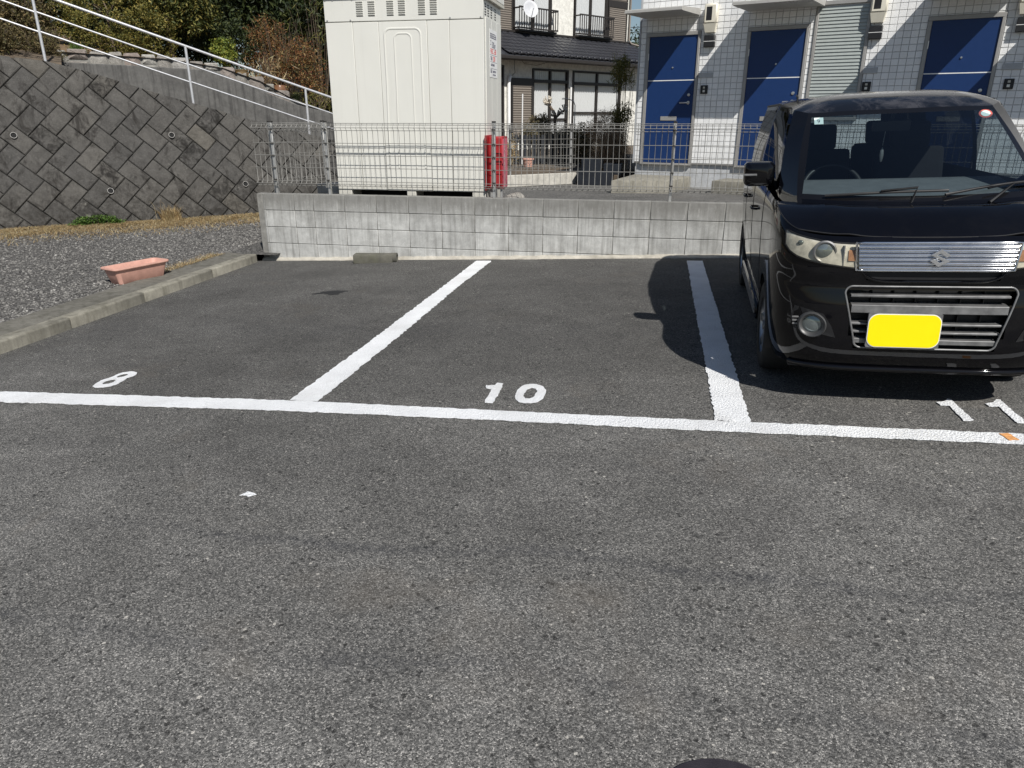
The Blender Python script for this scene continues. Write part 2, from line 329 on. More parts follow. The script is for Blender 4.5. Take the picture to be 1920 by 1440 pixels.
M['lid'] = m_plain('drain_cover_plastic', (0.028, 0.024, 0.030), 0.62, var=0.25, sc=18, bump=0.3, bsc=200)
# ================================================================== ground sheets
def sheet(name, mat, xs, ys, fz, kind='structure'):
    V = [(x, y, fz(x, y)) for y in ys for x in xs]; n = len(xs)
    b = MB(); b.add(V, [(j*n+i, j*n+i+1, (j+1)*n+i+1, (j+1)*n+i) for j in range(len(ys)-1) for i in range(n-1)])
    return tag(b.build(name, mat, smooth=60), kind=kind)
sheet('ground', M['soil'], [-900, -60, -20, 20, 60, 900], [-900, -60, -20, 20, 60, 900], lambda x, y: -1.35)
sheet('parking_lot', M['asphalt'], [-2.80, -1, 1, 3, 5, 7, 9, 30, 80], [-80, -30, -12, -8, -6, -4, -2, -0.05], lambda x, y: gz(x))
sheet('forecourt', M['asphalt_forecourt'], [-2.55, 0, 4, 10, 40, 80], [0.10, 2, 6, 12, 40, 90], lambda x, y: -0.28)
GRAV = lambda x, y: -0.735 + 0.028*math.sin(1.7*x+0.6*y) * math.sin(1.1*y) * 0.5 + 0.010*max(0, y+1)
sheet('gravel_yard', M['gravel_bed'], [-60, -20, -12] + [-10 + 0.5*i for i in range(14)] + [-3.13], [-60, -20, -9] + [-8 + 0.5*i for i in range(26)], GRAV)

sheet('gravel_corner', M['gravel_bed'], [-3.131, -2.9, -2.5], [-.13, .5, 1, 2, 4.5], lambda x, y: GRAV(x, y)+.003)
# ------------------------------------------------------------------ painted markings
def ragged(poly, step=0.02, amp=0.0035, seed=1, close=True):
    rg = random.Random(seed); out = []; n = len(poly)
    for i in range(n if close else n-1):
        a, b = Vector(poly[i]), Vector(poly[(i+1) % n]); k = max(1, int((b-a).length/step))
        d = (b-a).normalized() if (b-a).length > 0 else Vector((1, 0)); nr = Vector((-d.y, d.x))
        for j in range(k):
            out.append(tuple(a.lerp(b, j/k) + nr*rg.uniform(-amp, amp)))
    return out
def fill_poly(loops, dz, mat, name, thick=0.003):
    """flat shape with holes, a few mm thick, laid on the sloping asphalt"""
    bm = bmesh.new(); es = []
    for lp in loops:
        vv = [bm.verts.new((x, y, gz(x)+dz)) for x, y in lp]
        es += [bm.edges.new((vv[i], vv[(i+1) % len(vv)])) for i in range(len(vv))]
    bmesh.ops.triangle_fill(bm, use_beauty=True, use_dissolve=False, edges=es)
    for f in bm.faces:
        if f.normal.z < 0: f.normal_flip()
    r = bmesh.ops.extrude_face_region(bm, geom=list(bm.faces))
    # lower copy keeps the paint film closed at its edges
    for g in r['geom']:
        if isinstance(g, bmesh.types.BMVert): g.co.z += thick
    bmesh.ops.recalc_face_normals(bm, faces=bm.faces)
    me = bpy.data.meshes.new(name); bm.to_mesh(me); bm.free(); me.materials.append(mat)
    return inst(name, me)
def strip(pts, w, seed, ends=(0, 0)):
    """ragged outline round a straight painted line from pts[0] to pts[1]"""
    a, b = Vector(pts[0]), Vector(pts[1]); d = (b-a).normalized(); n = Vector((-d.y, d.x))*w/2
    return ragged([tuple(a+n), tuple(b+n), tuple(b-n), tuple(a-n)], 0.028, 0.006, seed)
tag(fill_poly([ragged([(-2.74,-4.655),(0.0,-4.625),(1.06,-4.658),(1.78,-4.682),(2.44,-4.698),(3.86,-4.722),(7.5,-4.74),(7.5,-4.875),(3.81,-4.842),(2.44,-4.829),(1.79,-4.813),(1.10,-4.794),(0.08,-4.782),(-1.82,-4.815),(-2.74,-4.83)], 0.03, 0.006, 3)], 0.004, M['paint'], 'parking_line'),
    'long white painted line running across the front of all the stalls', 'road marking', 'white stall lines')
tag(fill_poly([ragged([(0.052,-0.17),(0.237,-0.174),(0.205,-1.6),(0.212,-3.05),(0.193,-4.618),(0.016,-4.617),(0.035,-3.2),(0.050,-1.5)], 0.028, 0.008, 5)], 0.004, M['paint'], 'parking_line'),
    'white painted divider line between stall 8 and stall 10', 'road marking', 'white stall lines')
tag(fill_poly([ragged([(2.426,-0.236),(2.588,-0.241),(2.605,-2.5),(2.615,-4.694),(2.443,-4.690),(2.432,-2.5)], 0.028, 0.006, 6)], 0.004, M['paint'], 'parking_line'),
    'white painted divider line partly in the shadow of the black car', 'road marking', 'white stall lines')
ONE = [(1.128,-4.271),(1.142,-4.279),(1.179,-4.267),(1.186,-4.225),(1.223,-4.234),(1.230,-4.274),(1.234,-4.41),(1.232,-4.559),(1.182,-4.553),(1.177,-4.517),(1.179,-4.447),(1.176,-4.339),(1.138,-4.323)]
ZO = [(1.392,-4.232),(1.43,-4.228),(1.473,-4.265),(1.502,-4.325),(1.509,-4.385),(1.503,-4.461),(1.482,-4.52),(1.447,-4.542),(1.409,-4.542),(1.376,-4.53),(1.348,-4.48),(1.335,-4.433),(1.332,-4.379),(1.338,-4.305),(1.357,-4.252)]
ZI = [(1.41,-4.291),(1.434,-4.303),(1.454,-4.346),(1.451,-4.401),(1.447,-4.45),(1.428,-4.473),(1.404,-4.468),(1.386,-4.434),(1.383,-4.386),(1.39,-4.324)]
EO = [(-1.438,-4.501),(-1.457,-4.44),(-1.463,-4.393),(-1.44,-4.34),(-1.437,-4.305),(-1.438,-4.261),(-1.427,-4.23),(-1.381,-4.202),(-1.324,-4.222),(-1.295,-4.264),(-1.295,-4.299),(-1.315,-4.328),(-1.303,-4.372),(-1.294,-4.44),(-1.307,-4.49),(-1.341,-4.515),(-1.399,-4.522)]
EA = [(-1.407,-4.45),(-1.416,-4.403),(-1.385,-4.367),(-1.36,-4.376),(-1.345,-4.42),(-1.36,-4.446),(-1.384,-4.462)]
EB = [(-1.400,-4.324),(-1.408,-4.294),(-1.400,-4.258),(-1.374,-4.250),(-1.350,-4.275),(-1.358,-4.310),(-1.380,-4.331)]
L1 = [(3.596,-4.33),(3.64,-4.317),(3.669,-4.273),(3.685,-4.283),(3.688,-4.437),(3.691,-4.565),(3.677,-4.582),(3.643,-4.579),(3.643,-4.484),(3.645,-4.381),(3.602,-4.374)]
L2 = [(3.83,-4.331),(3.876,-4.311),(3.909,-4.263),(3.927,-4.266),(3.925,-4.415),(3.928,-4.551),(3.911,-4.584),(3.878,-4.582),(3.88,-4.471),(3.881,-4.366),(3.836,-4.37)]
rg_ = lambda L, s: ragged(L, 0.018, 0.0028, s)
nr = empty('painted_number', (1.3, -4.4, gz(1.3)), label='white painted number 10 on the asphalt of the empty middle stall', cat='road marking')
def digit(name, loops, par, lab):
    o = fill_poly(loops, 0.004, M['paint'], name); o.parent = par; o.matrix_parent_inverse = Matrix.Translation(-par.location); o['label'] = lab
digit('digit', [rg_(ONE, 1)], nr, 'digit 1'); digit('digit', [rg_(ZO, 2), rg_(ZI, 3)], nr, 'digit 0')
tag(fill_poly([rg_(EO, 4), rg_(EA, 5), rg_(EB, 6)], 0.004, M['paint'], 'painted_number'), 'white painted number 8 on the asphalt of the left stall', 'road marking')
nr = empty('painted_number', (3.76, -4.43, gz(3.76)), label='white painted number 11 on the asphalt in front of the black car', cat='road marking')
digit('digit', [rg_(L1, 7)], nr, 'first digit 1'); digit('digit', [rg_(L2, 8)], nr, 'second digit 1')
tag(fill_poly([rg_([(3.740,-4.735),(3.785,-4.728),(3.800,-4.80),(3.755,-4.812)], 9)], 0.0085, M['orange_paint'], 'paint_mark', 0.002), 'small orange paint mark on the white front line below the number 11', 'road marking')
tag(fill_poly([rg_([(0.355,-5.742),(0.372,-5.704),(0.400,-5.708),(0.425,-5.722),(0.405,-5.748),(0.380,-5.735)], 10)], 0.003, M['paint'], 'paint_spill', 0.002), 'small white splash of paint on the open asphalt left of centre', 'paint splash')

M['wet'] = m_plain('dark_stain', (0.012, 0.012, 0.013), 0.6, var=0.3, sc=30)
tag(fill_poly([ragged([(-1.19,-1.86),(-1.12,-1.76),(-1.02,-1.70),(-0.90,-1.69),(-0.86,-1.74),(-0.92,-1.80),(-0.90,-1.88),(-1.0,-1.90),(-1.06,-1.84)], 0.02, 0.018, 8)], 0.0005, M['wet'], 'oil_stain', 0.0012), 'dark oil stain on the asphalt of the left stall', 'stain')

# round plastic drain cover at the lower edge
lc = empty('drain_cover', (2.322, -7.018, gz(2.322)), (0, -math.atan(0.0425), 0), 'round dark plastic drain cover with raised lozenges at the bottom edge', 'drain cover')
b = MB(); b.lathe([(0.0, 0.012), (0.150, 0.012), (0.158, 0.010), (0.172, 0.008), (0.176, 0.0), (0.176, -0.02)], 56); b.build('lid', M['lid'], lc, smooth=35)
lz = MB().prism([(-0.013, 0), (0, 0.005), (0.013, 0), (0, -0.005)], 0.0115, 0.0165).mesh('lozenge', M['lid'], bevel=0.001)
k = 0
for i in range(-5, 6):
    for j in range(-5, 6):
        x, y = 0.030*i + (0.015 if j % 2 else 0), 0.027*j
        if x*x+y*y < 0.135**2: inst('lozenge', lz, lc, (x, y, 0), (0, 0, R(35 if (i+j) % 2 else -28)))

# loose stones, a dead leaf
rg = random.Random(12)
# ------------------------------------------------------------------ concrete kerb on the left
kb = tag(empty('concrete_kerb', (-2.76, -4, -0.82)), 'low weathered concrete kerb strip between the asphalt and the gravel', 'kerb')
def rel(o, par): o.parent = par; o.matrix_parent_inverse = Matrix.Translation(-par.location); return o
y = -0.12; i = 0
while y > -9.0:
    y2 = y - (1.15 if i % 2 else 0.95)
    b = MB(); V = []
    prof = [(-2.755, -0.90), (-2.757, -0.735), (-2.768, -0.722), (-2.885, -0.724), (-2.890, -0.90)]
    n = len(prof)
    for yy in (y - 0.004, y2 + 0.004): V += [(px + rg.uniform(-.004, .004), yy, pz) for px, pz in prof]
    b.add(V, [tuple(range(n)), tuple(range(n, 2*n))[::-1]] + [(a, n+a, n+(a+1) % n, (a+1) % n) for a in range(n)])
    rel(b.build('kerb_stone', M['kerb_edge'], bevel=0.006, smooth=40, fix=True), kb)
    b = MB(); prof = [(-2.894, -0.90), (-2.894, -0.730), (-3.155 + rg.uniform(-.01, .01), -0.712), (-3.165, -0.90)]; V = []; n = 4
    for yy in (y - 0.001, y2 + 0.001): V += [(px, yy, pz) for px, pz in prof]
    b.add(V, [tuple(range(n)), tuple(range(n, 2*n))[::-1]] + [(a, n+a, n+(a+1) % n, (a+1) % n) for a in range(n)])
    rel(b.build('gutter_slab', M['kerb'], bevel=0.005, smooth=40, fix=True), kb)
    y = y2; i += 1

# ------------------------------------------------------------------ pink planter
def planter():
    r = empty('planter_box', (-3.215, -1.70, -0.728), (0, 0, R(73)), 'empty pink plastic planter box standing on the gravel beside the kerb', 'planter')
    def rr(hx, hy, rad, z, n=6):
        P = []
        for cx, cy, a0 in ((hx-rad, hy-rad, 0), (-hx+rad, hy-rad, 90), (-hx+rad, -hy+rad, 180), (hx-rad, -hy+rad, 270)):
            for i in range(n+1): a = R(a0+90*i/n); P.append((cx+rad*math.cos(a), cy+rad*math.sin(a), z))
        return P
    rings = [rr(.25,.082,.035,.0), rr(.255,.086,.035,.004), rr(.298,.112,.04,.150), rr(.318,.130,.05,.152), rr(.322,.134,.052,.160), rr(.320,.132,.05,.172), rr(.296,.110,.04,.172), rr(.290,.104,.038,.160), rr(.252,.082,.035,.020)]
    b = MB(); n = len(rings[0]); V = [p for g in rings for p in g]
    F = [(i*n+j, i*n+(j+1) % n, (i+1)*n+(j+1) % n, (i+1)*n+j) for i in range(len(rings)-1) for j in range(n)]
    F += [tuple(range(n))[::-1], tuple(range((len(rings)-1)*n, len(rings)*n))]
    b.add(V, F); b.build('tub', M['terracotta'], r, smooth=35)
    return r
planter()

# ------------------------------------------------------------------ block wall
wall = tag(empty('block_wall', (0, 0, -0.9)), 'low grey concrete block wall behind the stalls carrying the mesh fence', 'wall')
rel(MB().box(-2.735, 9.2, 0.008, 0.112, -1.2, -0.006).build('mortar_core', M['mortar']), wall)
BM = {}
def blk(w, h):
    k_ = (round(w, 3), round(h, 3))
    if k_ not in BM:
        hw, hh = w/2 - 0.0028, h/2 - 0.0028
        BM[k_] = MB().box(-hw, hw, 0, 0.12, -hh, hh).mesh('block', M['block'], bevel=0.004, smooth=40)
    return BM[k_]
xs = [-2.735, -2.635, -2.25, -2.0] + [-1.6 + 0.4*i for i in range(28)]
rgb = random.Random(4)
for c in range(5):
    for a, b_ in zip(xs, xs[1:]):
        zt = -0.2*c
        if zt < gz((a+b_)/2) - 0.02: continue
        if a < -2.7:
            b = MB().prism([(-2.735+0.003, 0.035), (-2.635-0.003, 0.0), (-2.635-0.003, 0.12), (-2.735+0.003, 0.12)], zt-0.197, zt-0.003)
            rel(b.build('block', M['block'], bevel=0.004, smooth=40), wall); continue
        o = inst('block', blk(b_-a, 0.2), None, ((a+b_)/2, rgb.uniform(-.0015, .0015), zt-0.1)); rel(o, wall)
# uneven footing bead along the bottom of the wall
b = MB(); rf = random.Random(9); X = [-2.74 + 0.06*i for i in range(190)]; V = []
for x in X:
    g = gz(x); w = 0.045 + rf.uniform(0, 0.022) + 0.012*math.sin(3*x); h = 0.028 + rf.uniform(0, .010)
    V += [(x, -w, g - 0.02), (x, -w + 0.006, g + 0.010), (x, -0.010, g + h), (x, 0.01, g + h)]
b.add(V, [(4*i+j, 4*i+4+j, 4*i+5+j, 4*i+1+j) for i in range(len(X)-1) for j in range(3)])
rel(b.build('footing', M['footing'], smooth=50), wall)
# broken concrete lump lying at the foot of the wall, with the open end of a pipe
ck = empty('concrete_lump', (-1.18, -0.20, gz(-1.18)), (0, 0, R(9)), 'old rough concrete drain block lying against the foot of the wall', 'concrete block')
b = MB().box(-0.25, 0.22, -0.055, 0.10, -0.01, 0.098); b.build('lump', M['chunk'], ck, bevel=0.016, seg=2, smooth=50)
b = MB(); b.lathe([(0.060, -0.02), (0.062, 0.05), (0.046, 0.052), (0.044, -0.02)], 16, lambda x, y, z: (0.215 + z, 0.02 + x, 0.052 + y)); b.build('pipe_end', M['chunk'], ck, smooth=40)
b = MB(); b.lathe([(0.0, 0.0), (0.045, 0.0)], 16, lambda x, y, z: (0.222 + z, 0.02 + x, 0.052 + y)); b.build('pipe_mouth', M['black_void'], ck)

# ------------------------------------------------------------------ mesh fences
FR = 0.0031
def fence(name, p0, p1, label, posts, z0=0.0, ext=(0.0, 0.0), phase=0.0):
    d = Vector((p1[0]-p0[0], p1[1]-p0[1], 0)); L = d.length; ang = math.atan2(d.y, d.x)
    r = empty(name, (p0[0], p0[1], z0), (0, 0, ang), label, 'fence')
    for t in posts:
        b = MB().box(t-0.017, t+0.017, 0.012, 0.050, -0.02, 0.815); o = b.build('post', M['galv'], r, bevel=0.004, smooth=40)
        MB().box(t-0.020, t+0.020, 0.009, 0.053, 0.808, 0.826).build('post_cap', M['joint'], o, bevel=0.003)
        for z in (0.16, 0.30, 0.44, 0.58, 0.735): MB().box(t-0.020, t+0.020, -0.004, 0.013, z-0.007, z+0.007).build('clip', M['joint'], o)
    cuts = [0.0-ext[0]] + list(posts[1:-1] if len(posts) > 2 else []) + [L+ext[1]]
    prof = [(0.0, 0.098), (-0.030, 0.122), (0.0, 0.150), (0.0, 0.722), (-0.034, 0.752), (0.0, 0.782), (0.0, 0.800)]
    for a, c in zip(cuts, cuts[1:]):
        b = MB(); n = int((c-a)/0.0637); n = max(2, n); off = ((c-a) - n*0.0637)/2
        for i in range(n+1):
            x = a + off + i*0.0637
            b.tube([(x, y_, z_) for y_, z_ in prof], FR, 4)
        for y_, z_ in ((-0.002, 0.098), (-0.033, 0.122), (-0.003, 0.150), (-0.003, 0.302), (-0.003, 0.442), (-0.003, 0.582), (-0.003, 0.722), (-0.037, 0.752), (-0.003, 0.782), (-0.002, 0.800)):
            m_ = [(a+0.008, y_, z_)] + [(lerp(a, c, k_/6), y_, z_ + random.uniform(-.0012, .0012)) for k_ in range(1, 6)] + [(c-0.008, y_, z_)]
            b.tube(m_, FR*1.12, 5)
        b.build('mesh_panel', M['wire'], r, smooth=60)
    return r
fence('mesh_fence', (-2.73, 0.045), (8.18, 0.045), 'long galvanised wire mesh fence standing on top of the block wall', [0.245, 0.93, 2.95, 4.93, 6.91, 8.89, 10.87])
fence('mesh_fence', (-2.55, 0.16), (-1.90, 1.95), 'short return of wire mesh fence left of the cream cabinet', [0.03, 0.90, 1.85], ext=(0.0, 0.0))
# lone post behind the red box with its own fence run
fence('mesh_fence', (-0.58, 4.335), (0.57, 5.30), 'low wire mesh fence on the pale garden kerb right of the red box', [0.16, 1.40], z0=-0.086)

# ------------------------------------------------------------------ cream steel cabinet
cab = empty('steel_cabinet', (-0.85, 0.25, -0.28), label='tall cream steel rice mill cabinet standing behind the mesh fence', cat='cabinet')
x0, x1, y0, y1 = -1.77, 0.075, 0.25, 1.17
def cb(name, mat, *a, bevel=0.004, par=cab): 
    o = bx(name, mat, None, *a, bevel=bevel); 
    return rel(o, par)
core = cb('body_shell', M['cream'], x0+0.004, x1-0.004, y0+0.012, y1, 0.037, 2.108)
# base plinth with two long slots
for a, b_ in ((x0, -1.60), (-0.897, -0.783), (-0.085, x1)): cb('plinth_foot', M['cream'], a, b_, y0+0.004, y1-0.05, -0.28, 0.036, bevel=0.004)
cb('plinth_back', M['black_void'], x0+0.02, x1-0.02, y0+0.30, y1-0.06, -0.279, 0.035, bevel=0)
pz = [(x0, -1.445), (-1.442, -1.137), (-1.134, -0.571), (-0.568, -0.315), (-0.312, x1)]
for i, (a, b_) in enumerate(pz):
    cb('front_panel', M['cream'], a+0.0015, b_-0.0015, y0 - (0.004 if i == 2 else 0.0), y0+0.0115, 0.038, 1.868, bevel=0.003)
cb('top_fascia', M['cream'], x0, x1, y0-0.004, y0+0.0115, 1.876, 2.105, bevel=0.003)
# pressed dents in the middle panel (raised U-shaped ribs)
def urib(xa, xb, zt, rad, w):
    path = [(xa - 0.018, 0, 0.30)] + [(xa, 0, zt-rad-0.5), (xa, 0, zt-rad)] + [(xa+rad-rad*math.cos(R(a)), 0, zt-rad+rad*math.sin(R(a))) for a in range(15, 90, 15)] + [(xa+rad, 0, zt), (xb-rad, 0, zt)] + [(xb-rad+rad*math.sin(R(a)), 0, zt-rad+rad*math.cos(R(a))) for a in range(15, 90, 15)] + [(xb, 0, zt-rad), (xb, 0, zt-rad-0.5), (xb, 0, 0.30)]
    b = MB(); b.tube([(x, y0-0.005, z) for x, _, z in path], w, 8); V = [(x, y0-0.005 + (y-y0+0.005)*0.45, z) for x, y, z in b.v]; b.v = V
    rel(b.build('pressed_rib', M['cream'], smooth=60), cab)
urib(-1.07, -0.645, 1.795, 0.07, 0.011); urib(-0.955, -0.755, 1.745, 0.06, 0.009)
# louvres: three pairs on the front, four columns on the right side
def louvre(fn, n=7):
    for k_ in range(n):
        b = MB(); b.add([fn(-0.042, -0.0005, k_), fn(0.042, -0.0005, k_), fn(0.038, 0.010, k_, 0.011), fn(-0.038, 0.010, k_, 0.011), fn(-0.038, 0.0005, k_, 0.0160), fn(0.038, 0.0005, k_, 0.0160)], [(0,1,2,3), (3,2,5,4), (0,3,4), (1,5,2)])
        rel(b.build('louvre', M['cream']), cab)
        b = MB(); b.add([fn(-0.038, 0.0012, k_, -0.0006), fn(0.038, 0.0012, k_, -0.0006), fn(0.038, 0.0012, k_, -0.004), fn(-0.038, 0.0012, k_, -0.004)], [(0,1,2,3)]); rel(b.build('louvre_gap_shade', M['black_void']), cab)  # black strip paints the thin shadow under each louvre
for xc in (-1.345, -1.205, -0.985, -0.85, -0.62, -0.485):
    louvre(lambda dx, out, k_, dz=0.0, xc=xc: (xc+dx, y0-0.0045-out, 2.062-0.0225*k_+dz))
for yc in (0.36, 0.50, 0.66, 0.86):
    for k_ in range(5):
        z = 2.03 - 0.026*k_
        b = MB().box(x1-0.0035, x1-0.0022, yc-0.032, yc+0.032, z-0.006, z+0.006); rel(b.build('louvre_gap_shade', M['black_void']), cab)  # painted dark strips stand in for the side louvre shade
for sx_ in (x0+0.03, -1.46, -0.30, x1-0.03):
    b = MB(); b.lathe([(0.0, 0.006), (0.008, 0.005), (0.011, 0.0)], 8, lambda x, y, z, sx_=sx_: (sx_+x, y0-0.004-z, 1.889+y)); rel(b.build('screw', M['galv'], smooth=40), cab)
for sx_ in (x0+0.02, -1.66, -1.43, -0.9, -0.3):
    b = MB(); b.lathe([(0.0, 0.006), (0.008, 0.005), (0.011, 0.0)], 8, lambda x, y, z, sx_=sx_: (sx_+x, y0-0.004-z, 2.092+y)); rel(b.build('screw', M['galv'], smooth=40), cab)
# roof cap with drip edge, side panel frame
b = MB().box(x0-0.03, x1+0.035, y0-0.03, y1+0.03, 2.11, 2.235); rel(b.build('roof_cap', M['cream'], bevel=0.008, smooth=40), cab)
b = MB().box(x1+0.001, x1+0.036, y0+0.02, y1+0.031, 2.075, 2.108); rel(b.build('drip_edge', M['cream_dark'], bevel=0.003), cab)
for a, b_ in ((y0+0.09, 0.62), (0.624, 0.90), (0.904, y1-0.03)): cb('side_panel', M['cream'], x1-0.0035, x1+0.006, a, b_, 0.03, 1.90, bevel=0.002)
# price notice on the right side
sg = MB().box(x1+0.0065, x1+0.009, 0.52, 0.90, 1.30, 1.80); sgo = rel(sg.build('price_notice', M['white_plastic']), cab); sgo['label'] = 'white notice with printed price lines in dark blue and red'
fx = x1+0.0098
def ink(y_, z_, h, w, mat, nm='printed_line'):
    b = MB().box(fx-0.0007, fx, y_, y_+w, z_, z_+h); rel(b.build(nm, mat), sgo)
    return b
def text(body, y_, z_, size, mat, sx=1.0):
    cu = bpy.data.curves.new('printed_text', 'FONT'); cu.body = body; cu.size = size; cu.extrude = 0.0004; cu.materials.append(mat)
    o = bpy.data.objects.new('printed_text', cu); C.objects.link(o)
    dg = bpy.context.evaluated_depsgraph_get(); me = bpy.data.meshes.new_from_object(o.evaluated_get(dg)); bpy.data.objects.remove(o)
    me.transform(Matrix(((0, 0, 1, fx), (sx, 0, 0, y_), (0, 1, 0, z_), (0, 0, 0, 1)))); me.materials.clear(); me.materials.append(mat)
    rel(inst('printed_text', me), sgo)
rgi = random.Random(3)
def glyphs(y_, z_, n, size, mat):                      # printed characters too small to read: short strokes
    for i in range(n):
        cx = y_ + i*size*1.12; b = MB()
        for zz in (0.08, 0.45, 0.86):
            if rgi.random() < 0.85: b.box(fx-0.0007, fx, cx, cx+size*0.9, z_+zz*size, z_+(zz+0.13)*size)
        for yy in (0.06, 0.42, 0.78):
            if rgi.random() < 0.75: b.box(fx-0.0006, fx+0.0001, cx+yy*size, cx+(yy+0.14)*size, z_+0.05*size, z_+0.95*size)
        if b.v: rel(b.build('printed_character', mat), sgo)
glyphs(0.54, 1.705, 5, 0.058, M['ink']); glyphs(0.54, 1.635, 1, 0.05, M['ink']); text('30kg', 0.625, 1.612, 0.095, M['ink'], 1.0)
glyphs(0.54, 1.548, 5, 0.055, M['ink_red']); glyphs(0.54, 1.478, 2, 0.045, M['ink']); text('200', 0.67, 1.472, 0.08, M['ink_red'])
for z_ in (1.535, 1.462, 1.392): ink(0.53, z_, 0.003, 0.36, M['ink'])
glyphs(0.55, 1.42, 7, 0.026, M['ink']); glyphs(0.54, 1.345, 2, 0.038, M['ink']); glyphs(0.66, 1.352, 7, 0.022, M['ink']); glyphs(0.66, 1.318, 7, 0.020, M['ink'])

# ------------------------------------------------------------------ red extinguisher box beside the cabinet
rb = empty('red_box', (0.17, 0.30, -0.28), label='tall red steel equipment box mounted beside the cream cabinet', cat='box')
def rbx(n, m, *a, bevel=0.003): return rel(bx(n, m, None, *a, bevel=bevel), rb)
rbx('side_panel', M['red'], 0.082, 0.098, 0.20, 0.62, 0.062, 0.672); rbx('body', M['red'], 0.100, 0.262, 0.33, 0.62, 0.065, 0.655, bevel=0.008)
rbx('door', M['red'], 0.142, 0.258, 0.312, 0.329, 0.085, 0.642, bevel=0.004)
for z in (0.12, 0.24, 0.355, 0.47, 0.56): rbx('rib', M['red'], 0.144, 0.256, 0.304, 0.3115, z, z+0.010, bevel=0.002)
rbx('faded_panel', M['red_faded'], 0.2625, 0.268, 0.34, 0.60, 0.08, 0.63, bevel=0.002)
for i, z in enumerate((0.50, 0.40, 0.30)): rbx('label_strip', M['white_plastic'], 0.2683, 0.2695, 0.42, 0.45, z, z+0.075, bevel=0)
for x in (0.12, 0.24): rbx('leg', M['galv'], x-0.012, x+0.012, 0.36, 0.40, -0.28, 0.0645)
rk = MB(); rk.lathe([(0.0, 0.075), (0.06, 0.066), (0.11, 0.035), (0.13, 0.0), (0.12, -0.03)], 12, lambda x, y, z: (x*1.05 + 0.02*math.sin(9*y), y*0.8 + 0.015*math.sin(11*x), z + 0.012*math.sin(23*x+17*y)))
ro = rk.build('boulder', M['stone'], smooth=60, loc=(0.40, 0.36, -0.045)); tag(ro, 'pale boulder lying on the wall head at the foot of the red box', 'stone')
bx('boulder_bed', M['light_concrete'], None, 0.25, 0.55, 0.25, 0.48, -0.28, -0.06, bevel=0.01); tag(bpy.data.objects['boulder_bed'], 'small concrete pad under the pale boulder behind the wall', 'concrete pad')
# ================================================================== retaining wall and slope on the left
HA = (-7.47, 0.87, -0.70); HROT = R(39.77); HC, HS = math.cos(HROT), math.sin(HROT)
def hw(s, off, z): return Vector((HA[0] + s*HC - off*HS, HA[1] + s*HS + off*HC, z))     # slope frame -> world
TP = [(-9, 1.88), (0, 1.75), (1.0, 1.67), (1.64, 1.50), (2.42, 1.23), (2.98, 1.08), (3.53, .91), (3.89, .80), (4.87, .56), (6.5, .12), (9, -.5)]
rw = empty('retaining_wall', HA, (0, 0, HROT), 'leaning grey retaining wall of diagonal concrete blocks left of the lot', 'wall')
BT = 0.3; KK = math.sqrt(1+BT*BT)
def wl(s, t, out=0.0): z = t/KK; return (s, BT*z - out*0.958, z + out*0.287)
def clip(poly, a, b, c):                      # keep a*s + b*t <= c
    out = []
    for i in range(len(poly)):
        p_, q_ = poly[i], poly[(i+1) % len(poly)]; dp = a*p_[0]+b*p_[1]-c; dq = a*q_[0]+b*q_[1]-c
        if dp <= 0: out.append(p_)
        if (dp < 0 < dq) or (dq < 0 < dp): t = dp/(dp-dq); out.append((p_[0]+t*(q_[0]-p_[0]), p_[1]+t*(q_[1]-p_[1])))
    return out
b = MB(); S = [-6+0.5*i for i in range(29)]
V = []
for s in S: zt = (tab(TP, s)+0.70)*KK; V += [wl(s, -0.3, -0.022), wl(s, max(zt-0.012, 0), -0.022), (s, BT*max(zt, 0)/KK+0.30, max(zt-0.012, 0)/KK), (s, 1.2, -0.5)]
b.add(V, [(4*i+j, 4*i+4+j, 4*i+5+j, 4*i+1+j) for i in range(len(S)-1) for j in range(3)])
b.build('mortar_bed', M['joint'], rw)
rgr = random.Random(21); r2 = math.sqrt(2)
BL_, BW_ = 0.398, 0.2575
